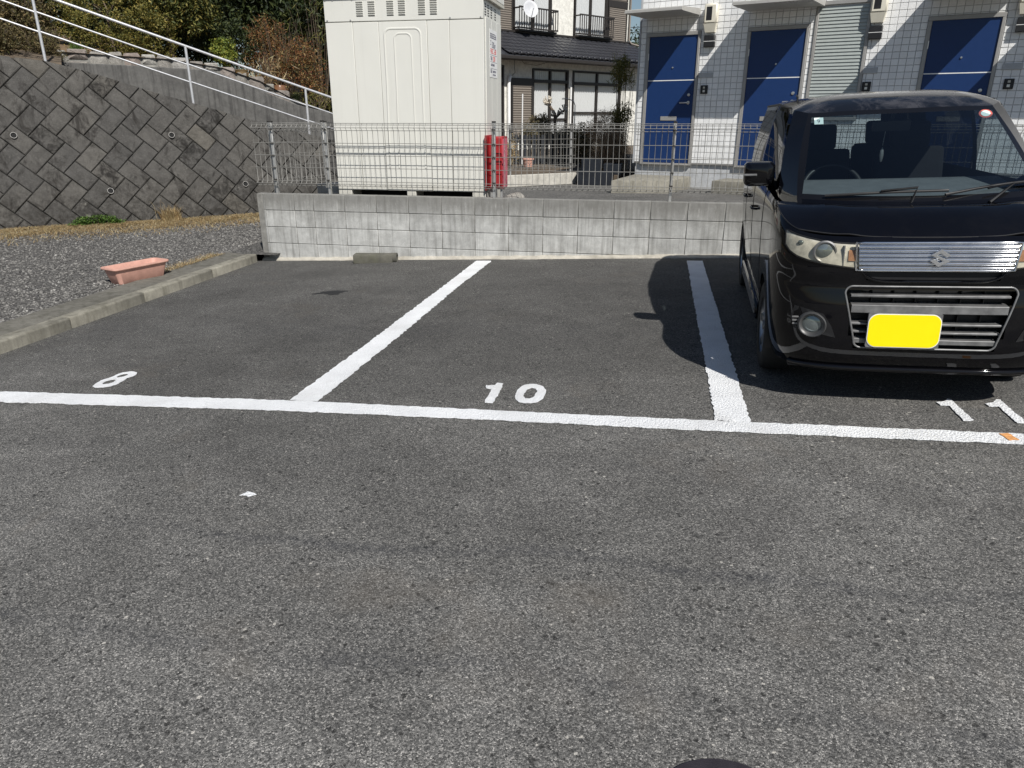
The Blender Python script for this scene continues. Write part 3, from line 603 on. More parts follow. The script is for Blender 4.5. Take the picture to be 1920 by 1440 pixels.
for k_ in range(-30, 40):                                        # herringbone bond, turned 45 degrees
    for j in range(-48, 48):
        up_, n_ = j % 2, j//2
        u0_, v0_ = -0.68 + BW_*k_ + BL_*n_, 2.025 + BW_*k_ - BL_*n_
        if up_: u0_, v0_, lu, lv = u0_ + BL_, v0_ + BW_ - BL_, BW_, BL_
        else: lu, lv = BL_, BW_
        g = 0.0042
        rect = [(u0_+g, v0_+g), (u0_+lu-g, v0_+g), (u0_+lu-g, v0_+lv-g), (u0_+g, v0_+lv-g)]
        st = [((u+v)/r2, (v-u)/r2) for u, v in rect]
        sc = sum(q[0] for q in st)/4; tc = sum(q[1] for q in st)/4
        if sc < -3.0 or sc > 7.4 or tc < -.4 or tc > 3.2: continue
        za, zb = (tab(TP, sc-0.25)+0.7)*KK, (tab(TP, sc+0.25)+0.7)*KK; sl = (zb-za)/0.5
        st = clip(st, -sl, 1.0, za - sl*(sc-0.25)); st = clip(st, 0, -1.0, 0.06)
        if len(st) < 3: continue
        cx = sum(q[0] for q in st)/len(st); cy = sum(q[1] for q in st)/len(st)
        ar = abs(sum(st[i][0]*st[(i+1) % len(st)][1]-st[(i+1) % len(st)][0]*st[i][1] for i in range(len(st))))/2
        if ar < 0.004: continue
        n = len(st); tilt = (rgr.uniform(-.03, .03), rgr.uniform(-.03, .03)); up = rgr.uniform(-.004, .006)
        ins = [(cx+(q[0]-cx)*0.93, cy+(q[1]-cy)*0.93) for q in st]; mid = [(cx+(q[0]-cx)*0.5, cy+(q[1]-cy)*0.5) for q in st]
        ht = lambda q, o: o + up + tilt[0]*(q[0]-cx) + tilt[1]*(q[1]-cy)
        b = MB()
        V = [wl(*q, -0.03) for q in st] + [wl(*q, ht(q, -0.006)) for q in st] + [wl(*q, ht(q, 0.005+rgr.uniform(-.002, .003))) for q in ins] + [wl(*q, ht(q, 0.009+rgr.uniform(-.006, .008))) for q in mid] + [wl(cx, cy, ht((cx, cy), 0.011+rgr.uniform(-.008, .008)))]
        F = [(a*n+i, a*n+(i+1) % n, (a+1)*n+(i+1) % n, (a+1)*n+i) for a in range(3) for i in range(n)] + [(3*n+i, 3*n+(i+1) % n, 4*n) for i in range(n)]
        b.add(V, F); b.build('block', M['retain'], rw, smooth=28, fix=True)
M['pvc'] = m_plain('pale_pvc', (0.34, 0.33, 0.31), 0.6, var=0.2)
for s, z in ((0.41, 0.60), (2.56, 0.58), (1.54, -0.23), (3.57, -0.21), (-1.2, 0.62), (5.3, 0.0)):
    t = (z+0.7)*KK
    b = MB(); b.lathe([(0.045, -0.05), (0.045, 0.040), (0.0395, 0.040), (0.0395, 0.018)], 18, lambda x, y, q, s=s, t=t: wl(s+x, t+y, q)); o = b.build('weep_pipe', M['pvc'], rw, smooth=40)
    b = MB(); b.lathe([(0.0, 0.0265), (0.040, 0.0265)], 18, lambda x, y, q, s=s, t=t: wl(s+x, t+y, q)); b.build('weep_hole_shade', M['black_void'], o)  # black disc paints the darkness inside the pipe

# path behind the wall head, concrete parapet, stone edging, garden ground
b = MB(); V = []
for s in S: z = tab(TP, s); V += [hw(s, BT*(z+.7)+0.1, z-0.02), hw(s, 2.05, z-0.02)]
b.add(V, [(2*i, 2*i+2, 2*i+3, 2*i+1) for i in range(len(S)-1)]); tag(b.build('sloping_path', M['parapet']), kind='structure')
PT = [(-3, 1.80), (1.2, 1.72), (2.25, 1.70), (3.55, 1.655), (4.26, 1.37), (4.93, 1.10), (5.64, .93), (7.5, .45), (9, .1)]
pr = empty('parapet_wall', HA, (0, 0, HROT), 'sloping grey concrete parapet wall with dark vertical streaks behind the handrail', 'wall')
b = MB(); V = []; SS = [1.15, 2.25, 3.0, 3.55, 4.26, 4.93, 5.64, 6.5, 7.5, 9.0]
for s in SS: zt = tab(PT, s)+.7; V += [(s, 2.0, 0.2), (s, 2.0, zt-.012), (s, 2.012, zt), (s, 2.15, zt), (s, 2.15, 0.2)]
b.add(V, [(5*i+j, 5*i+5+j, 5*i+6+j, 5*i+1+j) for i in range(len(SS)-1) for j in range(4)] + [(0, 1, 2, 3, 4)])
b.build('concrete', M['parapet'], pr, smooth=30)
ST = [(-9, 2.0), (1.2, 1.95), (2.87, 1.89), (3.75, 1.77), (4.39, 1.56), (5.1, 1.18), (5.65, .98), (7.5, .5), (11, -.28)]
sw = empty('stone_edging', HA, (0, 0, HROT), 'low edging of pale and reddish natural stones below the garden shrubs', 'stone wall')
MB().add
b = MB(); V = []
for s in SS[:7]: zt = tab(ST, s)+.7; V += [(s, 2.222, 0.8), (s, 2.222, zt-.055), (s, 2.6, zt-.055)]
b.add(V, [(3*i+j, 3*i+3+j, 3*i+4+j, 3*i+1+j) for i in range(6) for j in range(2)]); b.build('stone_backing', M['mortar'], sw)
rgs = random.Random(31); s = 1.12
while s < 4.75:
    w = rgs.uniform(0.15, 0.33); zt = tab(ST, s+w/2)+.7+rgs.uniform(-.02, .015); zb = tab(PT, s+w/2)+.7-0.12; hh = zt-zb
    rows = [(zb, zt)] if rgs.random() < 0.55 else [(zb, zb+hh*rgs.uniform(.4, .6)), (0, zt)]
    if len(rows) == 2: rows[1] = (rows[0][1]+0.012, zt)
    for za, zc in rows:
        n = 12; P = []
        for i in range(n):
            a = 2*math.pi*(i+0.5)/n; ex = abs(math.cos(a))**0.22*(1 if math.cos(a) > 0 else -1); ez = abs(math.sin(a))**0.22*(1 if math.sin(a) > 0 else -1)
            P.append((s+w/2+ex*(w/2-.004)*rgs.uniform(.90, 1), (za+zc)/2+ez*((zc-za)/2-.003)*rgs.uniform(.90, 1)))
        b = MB(); cx = s+w/2; cz = (za+zc)/2
        V = [(x, 2.26, z) for x, z in P] + [(x, 2.216+rgs.uniform(-.004, .004), z) for x, z in P] + [(cx+(x-cx)*.80, 2.196+rgs.uniform(-.010, .010), cz+(z-cz)*.72) for x, z in P] + [(cx, 2.185, cz)]
        F = [(a*n+i, a*n+(i+1) % n, (a+1)*n+(i+1) % n, (a+1)*n+i) for a in range(2) for i in range(n)] + [(2*n+i, 2*n+(i+1) % n, 3*n) for i in range(n)]
        b.add(V, F); b.build('stone', M['stone'], sw, smooth=30, fix=True)
    s += w
b = MB(); V = []; OO = [2.16, 2.5, 3.5, 5, 8, 14, 30, 80]; S2 = [-30, -8, -4, -2, 0, 1.2, 2.0, 2.87, 3.75, 4.39, 5.1, 5.65, 6.5, 7.5, 9, 12]
for o_ in OO:
    for s in S2:
        base = tab(ST, s); V.append(hw(s, o_, base - (0.06 if o_ < 2.4 else 0.03) + 0.10*max(0, o_-3) * (1.0 if s < 5.5 else max(0.0, 1-(s-5.5)/2.5))))
n = len(S2); b.add(V, [(j*n+i, j*n+i+1, (j+1)*n+i+1, (j+1)*n+i) for j in range(len(OO)-1) for i in range(n-1)])
tag(b.build('garden_slope', M['litter'], smooth=60), kind='structure')
b = MB(); V = []
for s in (-30, -8, -3, 0, 1.2): z = tab(TP, s); V += [hw(s, BT*(z+.7)+.05, z-.01), hw(s, 2.2, tab(ST, s)-.06)]
b.add(V, [(2*i, 2*i+2, 2*i+3, 2*i+1) for i in range(4)]); tag(b.build('garden_bank', M['soil']), kind='structure')

# ------------------------------------------------------------------ pipe handrail
hr = empty('pipe_handrail', HA, (0, 0, HROT), 'silver steel pipe handrail with three rails descending along the retaining wall', 'handrail')
PO = [(-1.0, 2.35, 3.30), (1.0, 1.62, 2.62), (3.0, 1.02, 1.955), (4.88, .48, 1.345), (6.8, -.05, .74)]
def zr(i, s):
    T = [(-3, 3.95), (-1, 3.28), (1, 2.60), (3, 1.945), (4.88, 1.335), (6.9, .69)]
    return tab(T, s) - (0, .275, .54)[i]
for s, za, zc in PO:
    MB().tube([(s, .75, za+.7-.05), (s, .75, zc+.7)], .021, 12).build('post', M['rail'], hr, smooth=50)
for i, (rd, nm) in enumerate(((.021, 'top_rail'), (.0135, 'middle_rail'), (.0135, 'lower_rail'))):
    if i == 0: MB().tube([(s, .75, zr(0, s)+.7) for s in (-2.5, -1, 1, 3, 4.88, 6.9)], rd, 12).build(nm, M['rail'], hr, smooth=50)
    else:
        for a, c in zip(PO, PO[1:]): MB().tube([(a[0]+.015, .75, zr(i, a[0])+.7), (c[0]-.015, .75, zr(i, c[0])+.7)], rd, 10).build(nm, M['rail'], hr, smooth=50)

# ------------------------------------------------------------------ gravel stones and dry grass at the foot of the wall
def in_gravel(x, y): return x < -3.18
def wall_dist(x, y): return (x-HA[0])*HS - (y-HA[1])*HC          # metres in front of the wall foot
rgg = random.Random(5); b = MB()
OCT = [(1,0,0),(0,1,0),(-1,0,0),(0,-1,0),(0,0,1),(0,0,-1)]; OF = [(0,1,4),(1,2,4),(2,3,4),(3,0,4),(1,0,5),(2,1,5),(3,2,5),(0,3,5)]
cnt = 0
while cnt < 26000:
    x = -3.15 - 6.0*rgg.random()**1.35; y = rgg.uniform(-4.6, 3.0); d = wall_dist(x, y)
    if d < 0.05 or (d < 0.75 and rgg.random() < 0.75): continue
    r_ = rgg.choice((.007, .008, .009, .011, .013, .016))*rgg.uniform(.8, 1.15)
    q = Matrix.Rotation(rgg.uniform(0, 6.28), 3, 'Z') @ Matrix.Rotation(rgg.uniform(-.6, .6), 3, 'X')
    V = [q @ Vector((vx*r_*rgg.uniform(.8, 1.3), vy*r_*rgg.uniform(.7, 1.1), vz*r_*rgg.uniform(.5, .9))) + Vector((x, y, GRAV(x, y)+r_*.25)) for vx, vy, vz in OCT]
    b.add(V, OF); cnt += 1
tag(b.build('gravel', M['gravel']), 'loose grey crushed stone covering the yard left of the kerb', 'gravel', kind='stuff')

def blades(b, x, y, z, h, w, rg, lean=0.5, bend=0.4):
    a = rg.uniform(0, 6.283); d = Vector((math.cos(a), math.sin(a), 0)); p_ = Vector((-d.y, d.x, 0))*w
    q0 = Vector((x, y, z)); l = rg.uniform(.1, lean)*h; q1 = q0 + d*l*.45 + Vector((0, 0, h*.6)); q2 = q0 + d*(l + bend*h*rg.random()) + Vector((0, 0, h*rg.uniform(.75, 1.0)))
    b.add([q0-p_, q0+p_, q1+p_*.75, q1-p_*.75, q2], [(0,1,2,3), (3,2,4)])
b = MB(); cnt = 0
while cnt < 34000:
    s = rgg.uniform(-2.5, 4.9); d = abs(rgg.gauss(0, .55)); 
    if d > 1.7: continue
    P = hw(s, -d-.02, 0); dens = .35+.65*(0.5+.5*math.sin(2.1*s+1)*math.sin(5.3*s+9*d))
    if rgg.random() > dens: continue
    if P.x > -2.85 and P.y < 0.3: continue
    blades(b, P.x, P.y, GRAV(P.x, P.y)-.004, rgg.uniform(.015, .05), rgg.uniform(.002, .0042), rgg, 3.2, 1.6); cnt += 1
for _ in range(1500):                                   # thin wisps by the kerb and the planter
    y = rgg.uniform(-1.55, -0.25); x = -3.12 - abs(rgg.gauss(0, .09))
    blades(b, x, y, -0.722, rgg.uniform(.01, .04), .002, rgg, 3, 1)
tag(b.build('dry_grass', M['straw']), 'short dry brown grass along the foot of the retaining wall', 'dry grass', kind='stuff')
b = MB(); P = hw(2.33, -.12, 0)
for _ in range(520):
    a = rgg.uniform(0, 6.28); r_ = .16*math.sqrt(rgg.random()); blades(b, P.x+r_*math.cos(a), P.y+r_*math.sin(a)*.7, GRAV(P.x, P.y)-.01, rgg.uniform(.10, .30), rgg.uniform(.002, .0035), rgg, .55, .35)
for _ in range(10): blades(b, P.x-.15+rgg.uniform(-.1, .25), P.y-.05, GRAV(P.x, P.y), rgg.uniform(.3, .5), .0022, rgg, .3, .6)
tag(b.build('grass_tuft', M['straw']), 'tall tuft of golden dry grass against the foot of the retaining wall', 'grass tuft')

# ------------------------------------------------------------------ vegetation builders
def leaf(b, c, L, W, nrm, ax):
    n = nrm.normalized(); a = ax - n*ax.dot(n)
    if a.length < 1e-5: a = n.orthogonal()
    a = a.normalized()*L; w = n.cross(a).normalized()*W
    b.add([c-a*.5, c+w*.5+n*L*.06, c+a*.5, c-w*.5+n*L*.06], [(0,1,2,3)])
def rdir(rg): 
    v = Vector((rg.gauss(0,1), rg.gauss(0,1), rg.gauss(0,1))); return v.normalized() if v.length > 1e-6 else Vector((0,0,1))
def clump_cloud(b, c, rad, ncl, per, L, W, rg, shell=0.55, upb=0.5, cr=0.2, hang=0.0, zmin=-1e9):
    c = Vector(c)
    for _ in range(ncl):
        d = rdir(rg); k = rg.uniform(shell, 1.0) * rg.uniform(.86, 1.1); q = c + Vector((d.x*rad[0]*k, d.y*rad[1]*k, d.z*rad[2]*k))
        for _ in range(per):
            p_ = q + rdir(rg)*cr*rg.random()**.6
            if p_.z < zmin: continue
            nr_ = rdir(rg) + d*.6 + Vector((0, 0, upb)); ax = rdir(rg) + Vector((0, 0, -hang))
            s_ = rg.uniform(.7, 1.25); leaf(b, p_, L*s_, W*s_, nr_, ax)
def limbs(b, base, top, r0, rg, n=6, spread=.5, rise=.5):
    base, top = Vector(base), Vector(top); mid = base.lerp(top, .5) + Vector((rg.uniform(-.05, .05), rg.uniform(-.05, .05), 0))
    b.tube([base - Vector((0,0,.1)), base.lerp(mid, .5), mid, top], [r0*1.2, r0, r0*.8, r0*.55], 8)
    for _ in range(n):
        t = rg.uniform(.35, 1); s_ = mid.lerp(top, t); a = rg.uniform(0, 6.28); e = s_ + Vector((math.cos(a)*spread, math.sin(a)*spread, rise*rg.uniform(.4, 1.2)))
        b.tube([s_, s_.lerp(e, .5)+Vector((0,0,.05)), e], [r0*.5, r0*.32, r0*.12], 6)
M['bark'] = m_plain('bark', (0.12, 0.09, 0.065), 0.9, var=0.4, sc=30, bump=0.8, bsc=60)
M['olive'] = m_leaf('olive_foliage', [(0, (.05, .058, .014)), (.45, (.135, .13, .030)), (.8, (.22, .19, .05)), (1, (.32, .24, .06))])
M['brownleaf'] = m_leaf('brown_foliage', [(0, (.05, .04, .02)), (.5, (.13, .10, .045)), (.8, (.11, .11, .04)), (1, (.24, .17, .08))])
M['darkgreen'] = m_leaf('dark_foliage', [(0, (.012, .020, .009)), (.5, (.030, .045, .016)), (.85, (.055, .072, .022)), (1, (.10, .11, .035))])
M['broad'] = m_leaf('broad_foliage', [(0, (.025, .036, .011)), (.5, (.075, .09, .024)), (.80, (.20, .185, .05)), (1, (.42, .34, .10))])
M['lime'] = m_leaf('lime_foliage', [(0, (.07, .11, .02)), (.5, (.16, .20, .035)), (1, (.36, .36, .07))])
M['nandina'] = m_leaf('red_foliage', [(0, (.035, .042, .014)), (.22, (.085, .075, .025)), (.42, (.15, .085, .035)), (.62, (.20, .07, .03)), (.80, (.26, .11, .04)), (.92, (.30, .20, .07)), (1, (.40, .33, .16))])
M['weed'] = m_leaf('weed_foliage', [(0, (.035, .075, .014)), (.6, (.075, .14, .025)), (1, (.14, .21, .045))])
M['bamboo'] = m_leaf('bamboo_foliage', [(0, (.06, .075, .015)), (.5, (.15, .15, .035)), (.85, (.27, .24, .07)), (1, (.40, .35, .14))])
def plant(name, label, cat, loc, leafmat, fill, stem=None, group=None, lname='crown', sname='trunk'):
    r = empty(name, loc, label=label, cat=cat, group=group); L0 = Vector(loc)
    b = MB(); fill(b); b.v = [tuple(Vector(v)-L0) for v in b.v]; b.build(lname, leafmat, r)
    if stem: b = MB(); stem(b); b.v = [tuple(Vector(v)-L0) for v in b.v]; b.build(sname, M['bark'], r, smooth=60)
    return r
rv = random.Random(77)
# green weed at the wall foot
P = hw(1.28, -.10, 0); g0 = GRAV(P.x, P.y)
def f(b):
    for _ in range(60):
        k = rv.uniform(-.34, .34); q = Vector((P.x + HC*k, P.y + HS*k, g0)) + Vector((HS, -HC, 0))*rv.uniform(-.08, .12)
        hmax = .15*(1-(k/.40)**2)
        for _ in range(26): leaf(b, q + Vector((rv.gauss(0,.035), rv.gauss(0,.035), rv.uniform(.0, hmax))), rv.uniform(.025,.045), rv.uniform(.014,.022), rdir(rv)+Vector((0,0,1.2)), rdir(rv))
plant('weed_clump', 'low bright green weed clump at the foot of the retaining wall', 'weed', (P.x, P.y, g0), M['weed'], f, lname='leaves')
# clipped olive-green round shrub
P = hw(2.05, 3.3, 2.0)
plant('round_shrub', 'large rounded olive green shrub above the pale stones', 'shrub', tuple(P), M['olive'],
      lambda b: (clump_cloud(b, P+Vector((0,0,.55)), (.86,.8,.78), 420, 34, .042, .022, rv, .80, .3, .10), clump_cloud(b, P+Vector((.45,.35,.25)), (.55,.5,.55), 160, 30, .042, .022, rv, .80, .3, .10)),
      lambda b: limbs(b, P, P+Vector((0,0,.7)), .03, rv, 8, .4, .3))
# sparse brown shrub at far left
P = hw(.6, 2.75, 1.85)
def stems(b, P, n, spread, h, r=.006, rg=rv):
    for _ in range(n):
        a = rg.uniform(0, 6.28); d = rg.random()**.6*spread; e = P + Vector((math.cos(a)*d, math.sin(a)*d, h*rg.uniform(.6, 1.1))); s_ = P + Vector((math.cos(a)*d*.25, math.sin(a)*d*.25, -.03))
        b.tube([s_, s_.lerp(e, .5)+Vector((rg.uniform(-.05,.05), rg.uniform(-.05,.05), .04)), e], [r, r*.7, r*.3], 4)
plant('twiggy_shrub', 'sparse twiggy brown shrub behind the upper handrail post', 'shrub', tuple(P), M['brownleaf'],
      lambda b: clump_cloud(b, P+Vector((0,0,.50)), (.75,.55,.72), 420, 26, .06, .024, rv, .25, .3, .13), lambda b: stems(b, P, 60, .55, .95))
P = hw(-.9, 3.4, 2.0)
plant('twiggy_shrub', 'olive brown bush at the far left edge of the slope', 'shrub', tuple(P), M['brownleaf'],
      lambda b: clump_cloud(b, P+Vector((0,0,.7)), (1.25,.9,1.05), 560, 26, .065, .028, rv, .35, .3, .16), lambda b: stems(b, P, 60, .9, 1.4))
P = hw(1.42, 2.62, 1.93)
plant('grass_clump', 'small upright clump of fresh green grass on the stone edging', 'grass tuft', tuple(P), M['weed'],
      lambda b: [blades(b, P.x+rv.gauss(0,.06), P.y+rv.gauss(0,.05), P.z-.02, rv.uniform(.12,.24), .004, rv, .5, .3) for _ in range(120)], lname='blades')
P = hw(.15, 1.45, 1.76)
plant('twiggy_shrub', 'low leafless brown shrub right on the wall head at the far left', 'shrub', tuple(P), M['brownleaf'],
      lambda b: clump_cloud(b, P+Vector((0,0,.20)), (.80,.55,.34), 380, 24, .05, .020, rv, .2, .3, .12), lambda b: stems(b, P, 60, .7, .5))
P = hw(.95, 1.75, 1.74)
plant('twiggy_shrub', 'bundle of bare dark twigs where the stone edging begins', 'shrub', tuple(P), M['brownleaf'],
      lambda b: clump_cloud(b, P+Vector((0,0,.18)), (.36,.26,.26), 170, 20, .045, .012, rv, .2, .3, .09), lambda b: stems(b, P, 50, .28, .42))
P = hw(3.55, 4.3, 1.9)
plant('dark_bush', 'shaded dark bush under the evergreen tree', 'shrub', tuple(P), M['darkgreen'],
      lambda b: clump_cloud(b, P+Vector((0,0,.35)), (.75,.5,.5), 200, 28, .07, .03, rv, .4, .4, .15), lambda b: stems(b, P, 14, .3, .5))
# broadleaf evergreen tree
P = hw(3.05, 3.6, 1.98)
plant('evergreen_tree', 'glossy broadleaf evergreen tree with yellowing leaves in the middle of the slope', 'tree', tuple(P), M['broad'],
      lambda b: (clump_cloud(b, P+Vector((-.05,0,1.45)), (1.0,.95,.95), 230, 30, .085, .034, rv, .45, .5, .20, .5), clump_cloud(b, P+Vector((.35,.2,.75)), (.55,.5,.40), 70, 26, .085, .034, rv, .5, .5, .16, .6)),
      lambda b: limbs(b, P, P+Vector((-.02,.05,1.35)), .05, rv, 10, .6, .5))
P = hw(3.95, 3.15, 1.78)
plant('lime_bush', 'small bright yellow green bush beside the evergreen tree', 'shrub', tuple(P), M['lime'],
      lambda b: clump_cloud(b, P+Vector((0,0,.26)), (.25,.24,.28), 90, 22, .055, .028, rv, .5, .5, .08), lambda b: stems(b, P, 12, .15, .35))
P = hw(4.25, 3.7, 1.75)
plant('dark_bush', 'dark green bush between the lime bush and the red shrub', 'shrub', tuple(P), M['darkgreen'],
      lambda b: clump_cloud(b, P+Vector((0,0,.45)), (.48,.45,.50), 170, 26, .055, .022, rv, .5, .4, .12), lambda b: stems(b, P, 14, .3, .6))
# red-brown nandina thicket
P = hw(5.05, 3.25, 1.25)
def f(b):
    for c, r_, n in (((-.25,0,1.15),(.42,.4,.40),120), ((.25,.1,.75),(.65,.5,.42),200), ((-.1,-.05,.45),(.70,.5,.38),170), ((-.55,.0,.78),(.35,.35,.25),60), ((.55,.1,.35),(.4,.4,.4),90)):
        clump_cloud(b, P+Vector(c), r_, n, 20, .055, .015, rv, .3, .5, .13, .3)
plant('red_shrub', 'tall russet red nandina shrub left of the cream cabinet', 'shrub', tuple(P), M['nandina'], f, lambda b: stems(b, P, 70, .7, 1.35))
P = hw(4.62, 2.62, 1.42)
plant('bamboo_grass', 'pale straw coloured bamboo grass in front of the red shrub', 'bamboo grass', tuple(P), M['straw'],
      lambda b: [leaf(b, P+Vector((rv.gauss(0,.20), rv.gauss(0,.12), rv.uniform(.05,.55))), rv.uniform(.12,.24), rv.uniform(.010,.018), rdir(rv)+Vector((0,0,.4)), Vector((rv.gauss(0,.7), rv.gauss(0,.7), 1.0))) for _ in range(170)],
      lambda b: stems(b, P, 26, .3, .6, .004), lname='leaves', sname='canes')
P = hw(5.55, 2.55, .95)
plant('bamboo_grass', 'tangle of dry grass on the bank beside the cabinet edge', 'bamboo grass', tuple(P), M['bamboo'],
      lambda b: [leaf(b, P+Vector((rv.gauss(0,.38), rv.gauss(0,.15), rv.uniform(.0,.38))), rv.uniform(.08,.18), rv.uniform(.007,.012), rdir(rv)+Vector((0,0,.4)), Vector((rv.gauss(0,.9), rv.gauss(0,.9), .8))) for _ in range(420)],
      lambda b: stems(b, P, 26, .35, .35, .004), lname='leaves', sname='canes')
P = hw(5.05, 2.30, 1.10)
plant('spiky_plant', 'small dark green spiky plant near the lower handrail post', 'plant', tuple(P), M['darkgreen'],
      lambda b: [blades(b, P.x+rv.gauss(0,.02), P.y+rv.gauss(0,.02), P.z, rv.uniform(.18,.28), .008, rv, .9, .25) for _ in range(90)], lname='leaves')
# ceramic jars
M['jar'] = m_plain('brown_glaze', (0.17, 0.085, 0.045), 0.22, var=0.3, sc=10, spec=0.6); M['jar2'] = m_plain('olive_glaze', (0.15, 0.10, 0.045), 0.4, var=0.3, sc=10)
b = MB(); b.lathe([(0, 0), (.105, 0), (.125, .10), (.118, .24), (.128, .245), (.128, .265), (.112, .265), (.105, .05), (0, .04)], 28); tag(b.build('ceramic_jar', M['jar2'], smooth=40, loc=tuple(hw(4.09, 2.33, 1.43))), 'straight sided olive brown ceramic jar on the parapet ledge', 'jar')
b = MB(); pr_ = [(0, 0), (.09, 0)] + [(.105+.02*math.sin(math.pi*i/12)+.004*(i % 2), .02*i+.01) for i in range(13)] + [(.10, .27), (.085, .27), (.08, .05), (0, .04)]
b.lathe(pr_, 28); tag(b.build('ceramic_jar', M['jar'], smooth=50, loc=tuple(hw(4.78, 2.36, 1.17))), 'shiny dark brown ribbed ceramic jar beside the spiky plant', 'jar')
# dark evergreen trees on top of the slope, with a gap where the sky shows
for i, (s, off, z, c, r_, n, lab) in enumerate((
    (5.3, 6.3, 1.9, (0,0,1.7), (1.5,1.2,1.7), 330, 'dense dark evergreen tree behind the red shrub'),
    (7.3, 6.0, 1.3, (0,0,2.2), (1.5,1.2,2.2), 330, 'tall dark evergreen tree half hidden by the cream cabinet'),
    (2.4, 6.8, 2.3, (0,0,1.7), (1.6,1.2,1.7), 330, 'dark evergreen tree behind the broadleaf tree'),
    (-1.2, 6.6, 2.4, (0,0,1.9), (1.8,1.2,1.7), 330, 'dark tree behind the brown bushes on the left'),
    (3.2, 12.0, 2.6, (-.3,0,1.0), (2.6,1.6,1.5), 260, 'distant low dark tree seen below the sky gap'),
    (9.5, 9.0, .6, (0,0,2.6), (2.2,1.6,2.6), 300, 'tall dark evergreen tree beyond the cabinet'),
    (-3.6, 6.2, 2.4, (0,0,1.8), (1.9,1.3,1.8), 300, 'dark tree standing beyond the left edge of the slope'),
    (.9, 8.6, 2.6, (0,0,1.5), (1.9,1.3,1.7), 300, 'dark tree glimpsed between the olive shrub and the brown bush'),
    (4.1, 8.4, 2.5, (0.2,0,.75), (1.3,1.0,.85), 190, 'low dark thicket right behind the lime bush'))):
    P = hw(s, off, z)
    plant('dark_tree', lab, 'tree', tuple(P), M['darkgreen'], lambda b, P=P, c=c, r_=r_, n=n: clump_cloud(b, P+Vector(c), r_, int(n*1.5), 30, .15, .05, rv, .30, .4, .34, .5),
          lambda b, P=P, c=c: limbs(b, P-Vector((0,0,.3)), P+Vector((0,0,c[2])), .07, rv, 8, .9, .7), group='dark trees on the slope')
# slender bamboo canes standing in the dark trees
P = hw(6.2, 4.6, 1.2)
plant('bamboo_canes', 'thin pale bamboo canes leaning in front of the dark trees', 'bamboo', tuple(P), M['bamboo'],
      lambda b: [leaf(b, P+Vector((rv.gauss(0,.45), rv.gauss(0,.3), rv.uniform(.6,2.4))), rv.uniform(.10,.2), rv.uniform(.010,.016), rdir(rv), Vector((rv.gauss(0,.7), rv.gauss(0,.7), .6))) for _ in range(260)],
      lambda b: stems(b, P, 22, .8, 2.3, .006), lname='leaves', sname='canes')
# playground-like frame glimpsed at the far left
M['teal'] = m_plain('teal_paint', (0.18, 0.38, 0.40), 0.5); fr = empty('teal_frame', tuple(hw(-.05, 5.6, 2.05)), (0, 0, HROT), 'pale teal metal frame glimpsed at the far left edge', 'arbour')
for x in (-.35, .0, .35): MB().tube([(x, 0, -.1), (x, 0, .62)], .03, 10).build('upright', M['teal'], fr, smooth=50)
MB().tube([(-.5, 0, .36), (.5, 0, .36)], .02, 10).build('crossbar', M['teal'], fr, smooth=50)
# ================================================================== apartment block with blue doors
AT = R(-21.187)
ap = empty('apartment_building', (1.958, 5.051, 0), (0, 0, AT), 'white tiled apartment building with blue doors and small grey canopies', 'building')
def aw(s, y, z): return Vector((1.958 + s*math.cos(AT) - y*math.sin(AT), 5.051 + s*math.sin(AT) + y*math.cos(AT), z))
def m_tile():
    t = NT('white_tile'); P = t.pos(); n = t.noise(P, 90, 4, 0.7)
    c = t.mix(1.0, (0.80, 0.80, 0.79), t.ramp(t.noise(P, 1.6, 4), [(0.3, 0.95), (0.7, 1.03)]), 'MULTIPLY')
    c = t.mix(1.0, c, t.ramp(t.island(), [(0.0, 0.93), (1.0, 1.04)]), 'MULTIPLY'); c = t.mix(1.0, c, t.ramp(t.rnd(), [(0.0, 0.94), (1.0, 1.04)]), 'MULTIPLY')
    st = t.noise(t.scale(P, (9, 9, 0.7)), 1.0, 5, 0.7); c = t.mix(t.math('MULTIPLY', t.ramp(st, [(0.55, 0.0), (0.75, 1.0)]), 0.16), c, (0.42, 0.41, 0.38))
    t.pbr(c, 0.55, 0, 0.4, t.bump(n, 0.6, 0.006)); return t.mat
M['tile'] = m_tile(); M['grout'] = m_plain('grout', (0.50, 0.50, 0.50), 0.9, var=0.1)
M['alu'] = m_plain('grey_aluminium', (0.33, 0.32, 0.305), 0.5, 0.25, var=0.05); M['trim'] = m_plain('grey_trim', (0.40, 0.41, 0.42), 0.6, var=0.05)
M['blue'] = m_plain('blue_door', (0.0095, 0.033, 0.118), 0.42, var=0.05, spec=0.35); M['found'] = m_concrete('foundation', (0.44, 0.45, 0.46), 0.15, 0.15, (0.2, 0.2, 0.2))
M['canopy'] = m_plain('canopy_metal', (0.42, 0.41, 0.385), 0.5, 0.1, var=0.06); M['cream_plastic'] = m_plain('cream_plastic', (0.70, 0.66, 0.55), 0.45, var=0.04)
M['black_plastic'] = m_plain('black_plastic', (0.018, 0.018, 0.019), 0.45, var=0.2); M['steel'] = m_plain('brushed_steel', (0.62, 0.61, 0.59), 0.32, 0.9, var=0.05)
M['pane'] = m_glass('window_pane', (0.96, 0.97, 0.97), 1.2)
def A(n, m, *a, bevel=0.0, par=ap): return bx(n, M[m], par, *a, bevel=bevel)
A('wall_core', 'grout', -.372, 9.5, .012, 4.2, .13, 5.3); A('foundation', 'found', -.36, 9.4, .035, 4.1, -.9, .112)
A('base_flashing', 'alu', -.385, 9.5, -.004, .034, .113, .129)
A('corner_trim', 'trim', -.402, -.3735, -.006, .06, .10, 5.3, bevel=.002); A('side_wall', 'trim', -.400, -.3725, .062, 4.2, .13, 5.3)
